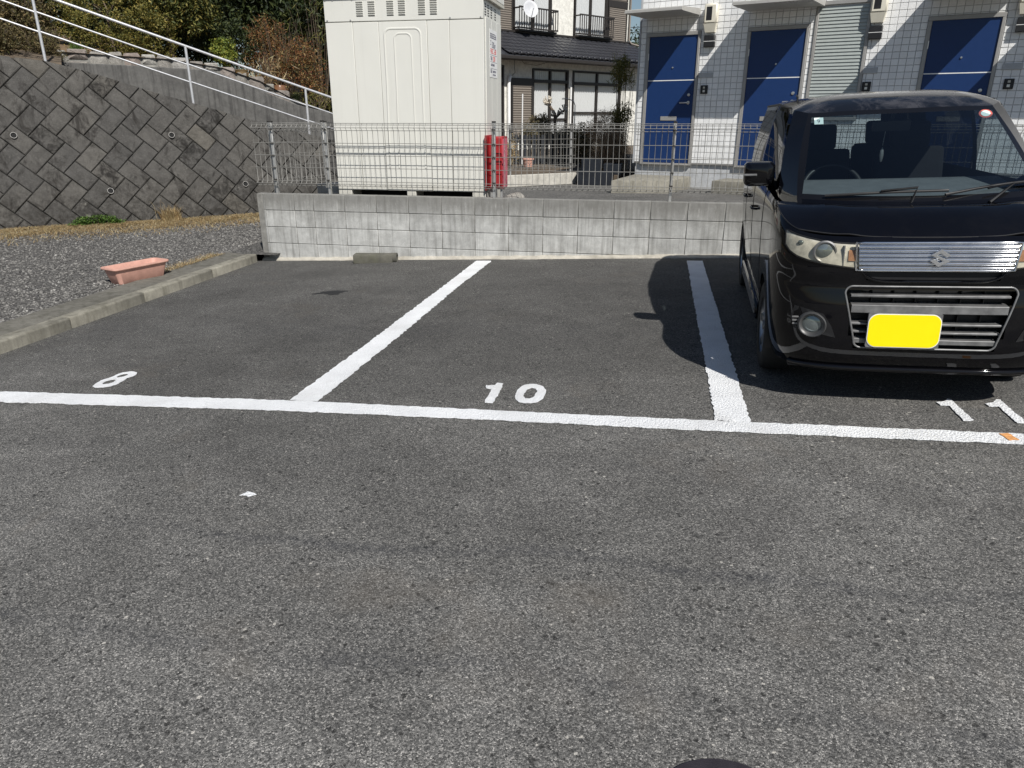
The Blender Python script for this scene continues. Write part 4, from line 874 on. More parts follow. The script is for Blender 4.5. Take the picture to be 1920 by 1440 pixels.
A('eaves', 'canopy', -.45, 9.6, -.12, 4.3, 5.301, 5.42)
DOORS = [(-.205, .615), (1.452, 2.266), (3.908, 4.718), (5.57, 6.38)]; WIN = (2.415, 3.085, .86, 2.39)
OPEN = [(a-.055, b_+.045, .09, 2.155) for a, b_ in DOORS] + [(WIN[0]-.045, WIN[1]+.045, WIN[2]-.045, WIN[3]+.05)]
TW, TH = .0985, .0888
cells = []
for i in range(99):
    for j in range(37):
        s0, s1 = -.372 + i*TW, -.372 + (i+1)*TW; z0_, z1_ = .131 + j*TH, .131 + (j+1)*TH
        if s1 > 6.6: continue
        parts = [(s0, s1, z0_, z1_)]
        for oa, ob, oc, od in OPEN:
            new = []
            for a, b_, c_, d in parts:
                if b_ <= oa or a >= ob or d <= oc or c_ >= od: new.append((a, b_, c_, d)); continue
                if a < oa: new.append((a, oa, c_, d))
                if b_ > ob: new.append((ob, b_, c_, d))
                if oa <= a and b_ <= ob or True:
                    if c_ < oc: new.append((max(a, oa), min(b_, ob), c_, oc))
                    if d > od: new.append((max(a, oa), min(b_, ob), od, d))
            parts = new
        for a, b_, c_, d in parts:
            if b_-a > .018 and d-c_ > .018: cells.append((a, b_, c_, d))
G = .0029
tl = MB().box(G-TW/2, TW/2-G, 0, .0118, G-TH/2, TH/2-G).mesh('tile', M['tile'], bevel=.0022)
big = [q for q in cells if abs(q[1]-q[0]-TW) < 1e-4 and abs(q[3]-q[2]-TH) < 1e-4 and q[3] < 2.8 and q[0] < 4.95]
big.sort(key=lambda q: -(q[0])*1.0 - .15*abs(q[2]-1.6)); pick = set(big[:300])
rest = MB()
for q in cells:
    a, b_, c_, d = q
    if q in pick: inst('tile', tl, ap, ((a+b_)/2, 0, (c_+d)/2))
    else:
        rest.add([(a+G,.0118,c_+G),(b_-G,.0118,c_+G),(b_-G,.0118,d-G),(a+G,.0118,d-G),(a+G+.002,0,c_+G+.002),(b_-G-.002,0,c_+G+.002),(b_-G-.002,0,d-G-.002),(a+G+.002,0,d-G-.002)], [(4,5,6,7),(0,1,5,4),(1,2,6,5),(2,3,7,6),(3,0,4,7)])
o = rest.build('tile', M['tile'], ap); o['kind'] = 'stuff'
for i, (a, b_) in enumerate(DOORS):
    d = A('door', 'blue', a, b_, -.004, .0115, .118, 1.424); d['label'] = 'blue entrance door'
    def D(n, m, *q, bevel=0.0): return A(n, m, *q, bevel=bevel, par=d)
    D('upper_panel', 'blue', a, b_, -.004, .0115, 1.438, 2.098); D('white_strip', 'white_plastic', a, b_, -.0055, .0110, 1.4245, 1.4375)
    D('frame_head', 'alu', a-.052, b_+.042, -.024, .0112, 2.100, 2.152, bevel=.003); D('frame_jamb', 'alu', a-.052, a-.002, -.024, .0112, .09, 2.0985, bevel=.003); D('frame_jamb', 'alu', b_+.002, b_+.042, -.024, .0112, .09, 2.0985, bevel=.003)
    D('sill', 'alu', a, b_, -.030, .0112, .09, .1165, bevel=.003)
    D('letter_slot', 'alu', a+.27, a+.555, -.012, -.0045, .805, .872, bevel=.003)
    b = MB(); b.lathe([(.0, .012), (.012, .011), (.015, 0)], 12, lambda x, y, z, a=a: (a+.425+x, -.0045-z, 1.625+y)); b.build('peephole', M['steel'], d, smooth=40)
    b = MB(); b.lathe([(.0, .014), (.022, .012), (.026, 0)], 16, lambda x, y, z, b_=b_: (b_-.085+x, -.0045-z, 1.205+y)); b.build('lock', M['steel'], d, smooth=40)
    b = MB(); b.lathe([(.0, .014), (.026, .012), (.028, 0)], 16, lambda x, y, z, b_=b_: (b_-.085+x, -.0045-z, 1.085+y)); b.tube([(b_-.085, -.018, 1.085), (b_-.085, -.055, 1.085), (b_-.10, -.06, 1.085), (b_-.215, -.06, 1.083)], .010, 8); b.build('lever_handle', M['steel'], d, smooth=50)
    b = MB(); b.tube([(a-.004, -.02, .35), (a-.004, -.02, .45)], .008, 8); b.tube([(a-.004, -.02, 1.75), (a-.004, -.02, 1.85)], .008, 8); b.build('hinge', M['steel'], d, smooth=50)
# canopies over the doors
for a, b_ in ((-.30, .62), (1.38, 2.48), (3.84, 4.82), (5.45, 6.6)):
    c_ = MB(); P = [(-.85, 2.382), (-.85, 2.412), (-.835, 2.420), (-.001, 2.475), (-.001, 2.395), (-.04, 2.376), (-.82, 2.366)]
    n = len(P); V = [(a, y, z) for y, z in P] + [(b_, y, z) for y, z in P]
    c_.add(V, [tuple(range(n)), tuple(range(n, 2*n))[::-1]] + [(i, n+i, n+(i+1) % n, (i+1) % n) for i in range(n)]); o = c_.build('canopy', M['canopy'], ap, fix=True)
    bx('canopy_lip', M['canopy'], o, a-.004, b_+.004, -.855, -.8505, 2.372, 2.402)
# window with slatted blind
w = A('window', 'alu', WIN[0]-.04, WIN[1]+.04, -.022, .0112, WIN[3], WIN[3]+.045, bevel=.003)
for a, b_ in ((WIN[0]-.04, WIN[0]), (WIN[1], WIN[1]+.04)): A('window_jamb', 'alu', a, b_, -.022, .0112, WIN[2], WIN[3]-.0005, bevel=.003, par=w)
A('window_sill', 'alu', WIN[0]-.04, WIN[1]+.04, -.035, .0112, WIN[2]-.045, WIN[2]-.0005, bevel=.003, par=w)
M['frost'] = m_plain('frosted_slat', (0.34, 0.37, 0.355), 0.35, var=0.05)
b = MB(); z = WIN[2]+.03
while z < WIN[3]-.02: b.obox(((WIN[0]+WIN[1])/2, .004, z), ((WIN[1]-WIN[0])/2-.004, 0, 0), (0, .006, .022), (0, .0015, -.0006)); z += .047
b.build('glass_slats', M['frost'], w)
# meters, boxes, name plates, intercoms
for i, s in enumerate((.815, 3.215, 4.97)):
    m_ = A('meter_box', 'cream_plastic', s-.105, s+.105, -.115, -.0005, 2.235, 2.52, bevel=.022); m_['label'] = 'cream electricity meter case'
    b = MB(); b.add([(s-.10,-.108,2.24),(s+.10,-.108,2.24),(s+.10,-.0005,2.24),(s-.10,-.0005,2.24),(s-.075,-.075,2.115),(s+.075,-.075,2.115),(s+.075,-.0005,2.115),(s-.075,-.0005,2.115)], [(0,1,5,4),(1,2,6,5),(3,0,4,7),(4,5,6,7)]); b.build('meter_chin', M['cream_plastic'], m_)
    A('meter_window', 'black_plastic', s-.062, s+.028, -.119, -.1152, 2.285, 2.475, bevel=.002, par=m_)
    A('breaker_box', 'black_plastic', s-.085, s+.085, -.075, -.0005, 1.905, 2.075, bevel=.006); A('cable_tie', 'white_plastic', s-.087, s+.087, -.077, -.0004, 1.985, 1.992)
for s in (.785, 3.20, 4.945): A('name_plate', 'trim', s-.115, s+.115, -.016, -.0005, 1.455, 1.535, bevel=.004)
for s in (.785, 3.20, 4.945):
    q = A('intercom', 'black_plastic', s-.058, s+.058, -.028, -.0005, 1.215, 1.345, bevel=.006); A('call_button', 'steel', s-.018, s+.018, -.031, -.0282, 1.240, 1.275, bevel=.002, par=q); A('lens', 'cream_dark', s-.016, s+.016, -.031, -.0282, 1.295, 1.325, bevel=.002, par=q)
# steps in front of the doors
for nm, P, lab in (('entrance_step', [(1.32, 3.72), (2.24, 3.83), (2.60, aw(.66, 0, 0).y + .0), (1.63, 5.12)], 'concrete entrance step below the leftmost blue door'),
                   ('entrance_step', [(2.89, 4.00), (3.95, 3.60), (4.22, 4.13), (3.16, 4.55)], 'concrete entrance step behind the car mirror')):
    b = MB().prism(P, -.30, -.085); tag(b.build(nm, M['step_concrete'], bevel=.012, seg=2, smooth=40, fix=True), lab, 'step')

# ================================================================== neighbouring two-storey house
hs = empty('japanese_house', (-1.975, 15.64, 0), (0, 0, R(53.7)), 'two storey house with dark tiled lower roof and white plaster walls', 'building')
M['plaster'] = m_concrete('white_plaster', (0.70, 0.685, 0.63), 0.06, 0.06, (0.45, 0.43, 0.38)); M['brown'] = m_plain('dark_bronze', (0.030, 0.026, 0.024), 0.45, var=0.1)
M['slat'] = m_plain('taupe_shutter', (0.20, 0.175, 0.15), 0.6, var=0.08); M['roof'] = m_plain('black_tile', (0.035, 0.036, 0.042), 0.32, var=0.25, sc=6, spec=0.6)
def m_cloth():
    t = NT('white_curtain'); P = t.obj(); c = (0.82, 0.82, 0.82); b = t.n('ShaderNodeBsdfPrincipled', {'Base Color': c, 'Roughness': 0.9}); tr = t.n('ShaderNodeBsdfTranslucent', {'Color': c}); t.surf(t.n('ShaderNodeMixShader', {0: 0.3, 1: b.outputs[0], 2: tr.outputs[0]})); return t.mat
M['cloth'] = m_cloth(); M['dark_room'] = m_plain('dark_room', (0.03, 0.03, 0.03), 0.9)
def H(n, m, *a, bevel=0.0, par=hs): return bx(n, M[m], par, *a, bevel=bevel)
# lower storey: plaster strips round the openings, dark rooms behind
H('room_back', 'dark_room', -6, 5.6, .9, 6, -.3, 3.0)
for a in ((-1.02, -.06, 1.96, 2.62), (-.06, 4.23, 2.26, 2.62), (1.58, 1.76, -.3, 2.26), (4.24, 5.5, -.3, 2.62), (-2.6, -1.23, 2.30, 2.62), (-1.22, -1.02, -.3, 2.62), (-6, -2.6, -.3, 2.62), (-1.02, 4.24, -.3, .10)):
    H('wall', 'plaster', a[0]+.001, a[1]-.001, 0, .18, a[2]+.001, a[3]-.001)
H('shutter_head', 'brown', -.95, -.08, -.05, .10, 1.74, 1.955)
def slats(par, x0, x1, y, z0, z1, step=.068, name='shutter'):
    b = MB(); z = z0
    while z < z1: b.obox(((x0+x1)/2, y, z+step/2), ((x1-x0)/2, 0, 0), (0, .010, .012), (0, .012, -step*.36)); z += step
    b.box(x0, x1, y+.018, y+.03, z0, z1); b.build(name, M['slat'], par)
    for q in (x0, x1): H('shutter_stile', 'brown', q-.025, q+.025, y-.03, y+.03, z0, z1, par=par)
slats(hs, -.93, -.10, -.03, .12, 1.74)
def pleats(par, x0, x1, y, z0, z1, n):
    b = MB(); b.grid(lambda u, v: (lerp(x0, x1, u), y + .018*math.sin(u*n*6.283 + .5*math.sin(9*u)), lerp(z0, z1, v)), max(24, n*8), 1); return b.build('curtain', M['cloth'], par, smooth=60)
def sash(x0, x1, z0, z1, y, name='window', mull=None, trans=None, curtain=True, bar=None):
    w = H(name, 'brown', x0-.03, x1+.03, y-.05, y+.08, z1, z1+.05)
    H('frame', 'brown', x0-.03, x0+.035, y-.05, y+.08, z0, z1-.0005, par=w); H('frame', 'brown', x1-.035, x1+.03, y-.05, y+.08, z0, z1-.0005, par=w); H('sill', 'brown', x0-.03, x1+.03, y-.07, y+.08, z0-.05, z0-.0005, par=w)
    if mull: H('mullion', 'brown', mull-.035, mull+.035, y-.03, y+.06, z0, z1-.001, par=w)
    if trans: H('transom', 'brown', x0+.0355, x1-.0355, y-.06, y+.07, trans-.07, trans+.02, par=w)
    if bar: H('rail', 'brown', x0+.036, x1-.036, y-.02, y+.05, bar-.025, bar+.025, par=w)
    xm = mull or (x0+x1)/2
    for a, b_ in ((x0+.036, xm-.036), (xm+.036, x1-.036)):
        for c_, d in (((z0, trans-.071), (trans+.021, z1)) if trans else ((z0, z1),)):
            b = MB().quad((a, y+.01, c_), (b_, y+.01, c_), (b_, y+.01, d), (a, y+.01, d)); b.build('pane', M['pane'], w)
            if curtain: pleats(w, a, b_, y+.05, c_, d, max(4, int((b_-a)/.085)))
    return w
sash(-.02, 1.54, .12, 2.20, .02, mull=.76, trans=1.92, bar=.78); sash(1.80, 4.20, .12, 2.20, .02, mull=3.0, trans=1.90, bar=.98)
sash(-2.55, -1.27, .0, 2.24, .02, 'glass_door', mull=-1.9, trans=1.9, curtain=False)
b = MB(); b.tube([(-1.09, -.07, -.3), (-1.09, -.07, 1.80), (-1.06, -.06, 1.92), (-1.0, -.03, 2.0)], .055, 12); b.build('downpipe', M['white_plastic'], hs, smooth=50)
b = MB(); b.tube([(1.66, -.05, -.3), (1.66, -.05, 1.75)], .035, 10); b.build('downpipe', M['white_plastic'], hs, smooth=50)
b = MB(); b.tube([(-1.0, -.05, 1.98), (-.85, -.08, 2.1), (-.9, -.1, 2.35), (-1.05, -.3, 2.5)], .008, 6); b.tube([(-.9, -.3, 2.52), (-.5, -.12, 2.36), (0, -.12, 2.33), (.5, -.2, 2.45)], .006, 6); b.build('cable', M['black_plastic'], hs)
# lower pent roof: each pantile a piece
ZE, ZT, YE, YT = 2.575, 3.30, -.56, .86; SL = math.atan2(ZT-ZE, YT-YE); LEN = math.hypot(ZT-ZE, YT-YE)
b = MB(); b.add([(-6, YE, ZE-.03), (5.75, YE, ZE-.03), (5.75, YT, ZT-.03), (-6, YT, ZT-.03), (-6, YE, ZE-.09), (5.75, YE, ZE-.09), (5.75, YT, ZT-.09), (-6, YT, ZT-.09)], [(0,1,2,3),(4,7,6,5),(0,4,5,1),(1,5,6,2),(3,2,6,7),(0,3,7,4)]); rd = b.build('lower_roof', M['roof'], hs)
H('gutter', 'brown', -6, 5.9, YE-.10, YE+.0, ZE-.16, ZE-.055, bevel=.02, par=rd); H('soffit', 'brown', -6, 5.7, YE+.01, -.001, ZE-.13, ZE-.095, par=rd)
def tileprof(u): return .020*math.sin(2*math.pi*(u+.05)) + (.034*max(0, math.sin(math.pi*(u-.62)/.38)) if u > .62 else 0)
b = MB(); b.grid(lambda u, v: ((u-.5)*.272, v*.285 - .02, tileprof(u)+.030-.022*v), 10, 1); n0 = 22
for i in range(10): b.add([b.v[i], b.v[i+1], (b.v[i+1][0], b.v[i+1][1], b.v[i+1][2]-.022), (b.v[i][0], b.v[i][1], b.v[i][2]-.022)], [(0,3,2,1)])
b.lathe([(0, .004), (.036, .002), (.040, -.01), (.040, -.05)], 10, lambda x, y, z: (.085+x, -.024-z, .040+y)) if False else None
pt = b.mesh('roof_tile', M['roof'], smooth=50)
be = MB(); be.lathe([(0, .02), (.032, .018), (.040, .006), (.040, -.06)], 10, lambda x, y, z: (.085+x, -.02-z, .036+y)); ec = be.mesh('eave_cap', M['roof'], smooth=50)
rows = int(LEN/.235)
for c_ in range(27):
    for r_ in range(rows+1):
        x = 5.55 - .268*c_; d = r_*.235
        o = inst('roof_tile', pt, rd, (x, YE + d*math.cos(SL), ZE + d*math.sin(SL)), (SL, 0, 0))
        if r_ == 0: inst('eave_cap', ec, rd, (x, YE, ZE+.004), (SL, 0, 0))
H('ridge_flashing', 'brown', -6, 5.7, YT-.06, YT+.03, ZT+.02, ZT+.075, par=rd)
# upper storey
UY = .90
for a in ((1.67, 2.69, 3.30, 5.9), (5.46, 5.62, 3.2, 5.9), (-.05, 1.66, 5.15, 5.9), (2.70, 5.46, 5.15, 5.9), (-6, -1.62, 3.2, 5.9), (-1.60, -.07, 5.15, 5.9)): H('wall', 'plaster', a[0], a[1], UY, UY+.18, a[2], a[3])
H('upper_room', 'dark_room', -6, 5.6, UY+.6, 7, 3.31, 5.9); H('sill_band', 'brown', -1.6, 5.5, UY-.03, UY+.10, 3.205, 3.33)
sash(0, 1.62, 3.38, 5.10, UY+.02, mull=.82); sash(2.76, 4.37, 3.38, 5.10, UY+.02, mull=3.56)
slats(hs, 4.45, 5.42, UY-.02, 3.34, 4.42, .062); H('shutter_head', 'brown', 4.42, 5.45, UY-.05, UY+.1, 4.42, 4.62); slats(hs, 4.45, 5.42, UY-.02, 4.63, 5.1, .062)
slats(hs, -1.55, -.10, UY-.02, 3.34, 5.1, .062)
for a, b_ in ((-.04, 1.66), (2.71, 4.45)):
    rl = MB(); rl.box(a, b_, UY-.32, UY-.27, 4.00, 4.04); rl.box(a, b_, UY-.32, UY-.27, 3.42, 3.46); x = a
    while x <= b_+.01: rl.box(x-.011, x+.011, UY-.308, UY-.286, 3.46, 4.00); x += .106
    for q in (a+.03, b_-.03): rl.box(q-.02, q+.02, UY-.29, UY+.02, 3.98, 4.02); rl.box(q-.02, q+.02, UY-.29, UY+.02, 3.43, 3.47)
    rl.box(a, b_, UY-.26, UY-.02, 3.36, 3.41); rl.build('window_railing', M['brown'], hs)
b = MB(); b.tube([(5.58, UY-.06, 5.9), (5.58, UY-.06, 3.42), (5.62, UY-.16, 3.30), (6.2, YE+.4, 3.0)], .035, 8); b.build('downspout', M['slat'], hs, smooth=50)
b = MB(); b.add([(-6.4, UY-.8, 5.85), (6.3, UY-.8, 5.85), (6.3, 4.2, 7.3), (-6.4, 4.2, 7.3), (6.3, 7.8, 5.85), (-6.4, 7.8, 5.85), (-6.4, UY-.8, 5.75), (6.3, UY-.8, 5.75)], [(0,1,2,3), (3,2,4,5), (0,6,7,1)]); b.build('upper_roof', M['roof'], hs)
H('side_wall', 'plaster', 5.45, 5.61, UY+.19, 7, -.3, 5.88)
M['dish'] = m_plain('dish_white', (0.50, 0.51, 0.53), 0.45, var=0.06)
dn = Vector((-.40, -.86, .36)).normalized(); q = dn.to_track_quat('Z', 'Y').to_matrix(); dc = Vector((.12, .30, 3.90))
b = MB(); b.lathe([(0, 0), (.10, .012), (.18, .035), (.245, .072), (.25, .078), (.245, .08), (.17, .045), (0, .012)], 28, lambda x, y, z: tuple(dc + q @ Vector((x*.92, y*1.05, z)))); ds = b.build('satellite_dish', M['dish'], None, smooth=60); ds.matrix_world = hs.matrix_basis if False else ds.matrix_world
ds.parent = hs; b = MB(); b.tube([tuple(dc-dn*.02), tuple(dc-dn*.12), (.10, UY-.30, 3.95)], .02, 8); b.tube([tuple(dc + q @ Vector((0, -.24, .08))), tuple(dc + q @ Vector((0, -.1, .30)))], .010, 6); b.build('dish_arm', M['galv'], ds)

# ================================================================== garden between the house and the apartments
b = MB(); b.prism([(-3.0, 2.55), (-.55, 4.42), (.62, 5.38), (1.30, 5.36), (1.9, 9), (3, 30), (-14, 30), (-3.0, 9)], -.279, -.13); tag(b.build('garden_bed', M['soil']), kind='structure')
b = MB(); b.prism([(-3.0, 2.20), (-.545, 4.275), (.600, 5.245), (.545, 5.33), (-.60, 4.38), (-3.0, 2.36)], -.28, -.082); tag(b.build('garden_kerb', M['light_concrete'], bevel=.008, smooth=40, fix=True), 'pale concrete kerb edging the neighbouring garden', 'kerb')
M['slate'] = m_plain('dark_planter', (0.011, 0.014, 0.020), 0.6, var=0.2)
def trough(name, x0, x1, y0, y1, z0, z1, ang, lab):
    r = empty(name, ((x0+x1)/2, (y0+y1)/2, z0), (0, 0, R(ang)), lab, 'planter'); hx, hy, h = (x1-x0)/2, (y1-y0)/2, z1-z0; t = .02
    b = MB(); V = [(-hx*.94,-hy*.94,0),(hx*.94,-hy*.94,0),(hx*.94,hy*.94,0),(-hx*.94,hy*.94,0),(-hx,-hy,h),(hx,-hy,h),(hx,hy,h),(-hx,hy,h),(-hx+t,-hy+t,h),(hx-t,-hy+t,h),(hx-t,hy-t,h),(-hx+t,hy-t,h),(-hx+t,-hy+t,h*.75),(hx-t,-hy+t,h*.75),(hx-t,hy-t,h*.75),(-hx+t,hy-t,h*.75)]
    F = [(0,3,2,1)] + [(i,(i+1)%4,4+(i+1)%4,4+i) for i in range(4)] + [(4+i,4+(i+1)%4,8+(i+1)%4,8+i) for i in range(4)] + [(8+i,8+(i+1)%4,12+(i+1)%4,12+i) for i in range(4)]
    b.add(V, F); b.build('box_shell', M['slate'], r, bevel=.006, fix=True); MB().quad(*V[12:16]).build('soil_surface', M['soil'], r)
trough('planter_trough', .62, 1.26, 5.02, 5.32, -.28, -.05, -4, 'lower dark slate planter trough beside the first step')
trough('planter_trough', .66, 1.02, 5.45, 5.75, -.13, .14, -4, 'upper dark slate planter box behind the lower trough')
trough('planter_trough', 1.06, 1.38, 5.48, 5.78, -.13, .06, -4, 'small dark planter box nearest the apartment corner')
sf = MB(); 
r = empty('slat_screen', (-.45, 8.3, -.13), (0, 0, R(14)), 'dark vertical slat screen below the garden hedge', 'fence')
for i in range(15): bx('slat', M['black_plastic'] if i % 2 else M['slate'], r, -.68+.098*i, -.61+.098*i, 0, .02, 0, .62)
for z in (.06, .52): bx('screen_rail', M['slate'], r, -.72, .80, .021, .05, z, z+.05)
r = empty('edging_fence', (-.20, 6.6, -.13), (0, 0, R(18)), 'low black wire edging fence along the garden bed', 'fence')
b = MB()
for i in range(17): x = -.6+.075*i; b.tube([(x, 0, 0), (x, 0, .09), (x+.018, 0, .125), (x+.037, 0, .135), (x+.056, 0, .125), (x+.075, 0, .09), (x+.075, 0, 0)], .0045, 4)
b.build('hoops', M['black_plastic'], r); MB().tube([(-.62, 0, .05), (.70, 0, .05)], .004, 4).build('wire', M['black_plastic'], r)
b = MB(); b.lathe([(0, 0), (.085, 0), (.115, .15), (.128, .15), (.128, .18), (.112, .18), (.10, .14), (0, .13)], 20); tag(b.build('flower_pot', M['terracotta'], smooth=40, loc=(-.66, 7.3, -.13)), 'terracotta flower pot on the ground below the hedge', 'flower pot')
rv = random.Random(99)
def bush(name, lab, c, rad, n, mat, L=.06, W=.022, per=24, cr=.12, cat='shrub', shell=.4, base=-.13, hang=0):
    P = Vector((c[0], c[1], base))
    return plant(name, lab, cat, tuple(P), M[mat], lambda b: clump_cloud(b, c, rad, n, per, L, W, rv, shell, .4, cr, hang, zmin=base), lambda b: stems(b, P, 16, min(rad[0], rad[1])*.7, max(.3, c[2]-base), .008, rv))
M['hedge'] = m_leaf('hedge_foliage', [(0, (.04, .040, .018)), (.4, (.12, .105, .05)), (.75, (.22, .175, .095)), (1, (.42, .36, .25))])
bush('garden_hedge', 'dull green hedge shrub below the house shutter', (-.72, 8.9, .52), (.40, .35, .42), 190, 'hedge')
bush('garden_hedge', 'dark green hedge shrub between the two house windows', (-.05, 8.9, .30), (.50, .38, .38), 190, 'hedge')
bush('garden_hedge', 'leafy dark shrub left of the dry thicket', (.45, 7.8, .32), (.28, .28, .45), 130, 'hedge')
bush('yellow_shrub', 'pale yellowish shrub showing beside the red box', (-1.12, 7.2, .12), (.22, .2, .34), 110, 'straw', .04, .018)
M['driedclump'] = m_leaf('dried_stalks', [(0, (.16, .10, .06)), (.5, (.33, .235, .145)), (1, (.52, .42, .29))], .8)
bush('brown_thicket', 'tangled brown thicket of bare twigs beside the apartment corner', (.98, 6.9, .62), (.42, .36, .36), 220, 'driedclump', .10, .006, 20, .14)
P = Vector((1.08, 6.35, -.12))
def f(b):
    for _ in range(1500):
        a = rv.uniform(0, 6.28); r_ = .42*math.sqrt(rv.random()); q = P + Vector((math.cos(a)*r_*.5, math.sin(a)*r_*.35, rv.uniform(.2, .8)))
        blades(b, q.x, q.y, q.z - .25, rv.uniform(.12, .30), .003, rv, 1.8, 1.0); 
        e = q + Vector((math.cos(a)*.25, math.sin(a)*.2, -rv.uniform(.1, .4))); b.add([q, q+Vector((.004, 0, .004)), e+Vector((.002, 0, 0)), e], [(0,1,2,3)])
plant('dry_clump', 'big drooping clump of dry straw coloured stalks beside the white corner', 'dry grass', tuple(P), M['driedclump'], f, lambda b: stems(b, P, 30, .3, .7, .006, rv), lname='stalks', sname='canes')
P = Vector((1.30, 6.75, -.12))
plant('garden_bamboo', 'yellow green bamboo leaning at the apartment corner', 'bamboo', tuple(P), M['bamboo'],
      lambda b: (clump_cloud(b, P+Vector((-.05,0,1.75)), (.22,.2,.33), 50, 22, .11, .013, rv, .3, .2, .14, .9), clump_cloud(b, P+Vector((-.02,0,1.0)), (.20,.2,.35), 36, 20, .11, .013, rv, .3, .2, .14, .9)),
      lambda b: stems(b, P, 14, .22, 2.0, .008, rv), lname='leaves', sname='canes')
# pollarded tree with pale cut ends
P = Vector((-.42, 9.5, -.13)); r = empty('pollarded_tree', tuple(P), label='small pollarded tree with pale cut knobs in front of the house window', cat='tree')
b = MB(); b.tube([(0,0,-.1), (.02,0,.6), (.0,0,1.05), (-.12,0,1.22)], [.05,.042,.035,.03], 8); b.tube([(.0,0,.95), (.14,.02,1.08), (.2,0,1.12)], [.03,.028,.025], 8); b.build('trunk', M['bark'], r, smooth=60)
M['cut'] = m_plain('cut_wood', (0.55, 0.50, 0.42), 0.9, var=0.4, sc=40, bump=.5); b = MB()
for c_, n in (((-.16, 0, 1.30), 40), ((.22, 0, 1.10), 24), ((.02, 0, 1.02), 14)):
    for _ in range(n): d = rdir(rv); q0 = Vector(c_) + d*.05; b.tube([tuple(q0), tuple(q0 + (d+Vector((-.3,0,.8)))*.06)], [.012, .016], 6)
b.build('cut_knobs', M['cut'], r)
b = MB(); b.tube([(-.93, 8.05, -.2), (-.92, 8.05, 1.32)], .014, 6); tag(b.build('white_stake', M['white_plastic']), 'thin white garden stake in front of the brown shutter', 'stake')
r = empty('antenna_pole', (-.02, 9.2, -.2), label='thin bent pole with small crossbar in front of the right house window', cat='pole'); b = MB(); b.tube([(.1, 0, 0), (.1, 0, 1.30), (.06, 0, 1.40), (-.08, 0, 1.44), (-.20, 0, 1.44)], .011, 6); b.build('pole', M['galv'], r, smooth=50); b = MB(); [b.box(-.18+.05*i, -.175+.05*i, -.005, .005, 1.44, 1.48) for i in range(4)]; b.build('pins', M['galv'], r)
# far trees between the two buildings
for i, (x, y, z, c_, rd_, lab) in enumerate(((.35, 42, -.5, 3.6, 2.9, 'distant dark tree in the gap right of the house'), (-1.4, 55, -.5, 3.6, 3.4, 'far hazy tree behind the house corner'))):
    P = Vector((x, y, z)); plant('distant_tree', lab, 'tree', tuple(P), M['darkgreen'], lambda b, P=P, c_=c_, rd_=rd_: clump_cloud(b, P+Vector((0,0,c_)), (rd_*.8, rd_*.8, rd_), 240, 26, .28, .10, rv, .3, .4, .6), lambda b, P=P, c_=c_: limbs(b, P, P+Vector((0,0,c_)), .15, rv, 8, 1.5, 1.0))
pl = empty('power_line', (0, 40, 0), label='thin overhead power lines crossing the sky gap between the buildings', cat='cable')
for z in (5.35, 5.15): MB().tube([(-6, -14, z-.6), (0, -12, z-.75), (10, -10, z-.6)], .012, 5).build('cable', M['black_plastic'], pl)
# ================================================================== black kei wagon
def m_carpaint():
    t = NT('black_car_paint'); P = t.obj(); n = t.noise(P, 7, 5, 0.65); fl = t.noise(P, 900, 1)
    dust = t.ramp(t.noise(P, 2.6, 6, 0.75), [(0.46, 0.0), (0.72, 1.0)])
    c = t.mix(t.math('MULTIPLY', dust, 0.012), (0.0022, 0.0022, 0.0032), (0.22, 0.20, 0.17))
    t.pbr(c, t.math('MULTIPLY_ADD', n, 0.06, 0.015), 0.0, 0.42, None, 0.0); return t.mat
M['carpaint'] = m_carpaint()
def m_roofpaint():
    t = NT('cloud_mottled_roof_paint'); P = t.obj(); n = t.noise(P, 5.5, 5, 0.7, 0.6); f = t.ramp(n, [(0.44, 0.0), (0.64, 1.0)])  # pale mottle paints cloud reflections into the roof colour
    c = t.mix(f, (0.006, 0.006, 0.007), (0.045, 0.044, 0.048)); t.pbr(c, t.math('MULTIPLY_ADD', f, 0.25, 0.10), 0, 0.5, None, 0.3); return t.mat
M['roofpaint'] = m_roofpaint()
M['trimblk'] = m_plain('black_trim', (0.012, 0.012, 0.013), 0.5, var=0.2, sc=20); M['rubber'] = m_plain('rubber', (0.016, 0.016, 0.016), 0.85, var=0.25, sc=25)
M['chrome'] = m_plain('chrome', (0.80, 0.81, 0.83), 0.07, 1.0, var=0.04, sc=9); M['satin'] = m_plain('satin_silver', (0.20, 0.20, 0.20), 0.45, 0.5, var=0.3, sc=16)
M['alloy'] = m_plain('alloy', (0.46, 0.46, 0.46), 0.34, 0.8, var=0.12, sc=14); M['badge'] = m_plain('badge_chrome', (0.72, 0.73, 0.75), 0.22, 0.9, var=0.05); M['reflector'] = m_plain('lamp_reflector', (0.42, 0.41, 0.37), 0.30, 0.0, var=0.3, sc=30)
M['taillens'] = m_plain('tail_lens', (0.18, 0.012, 0.012), 0.15, var=0.1); M['amber'] = m_plain('amber_lens', (0.28, 0.15, 0.085), 0.2, var=0.3, sc=40); M['lens'] = m_glass('lamp_lens', (0.95, 0.93, 0.87), 0.55, 0.06); M['wsglass'] = m_glass('windscreen', (0.66, 0.74, 0.76), 1.3); M['sideglass'] = m_glass('side_glass', (0.42, 0.46, 0.48), 0.55)
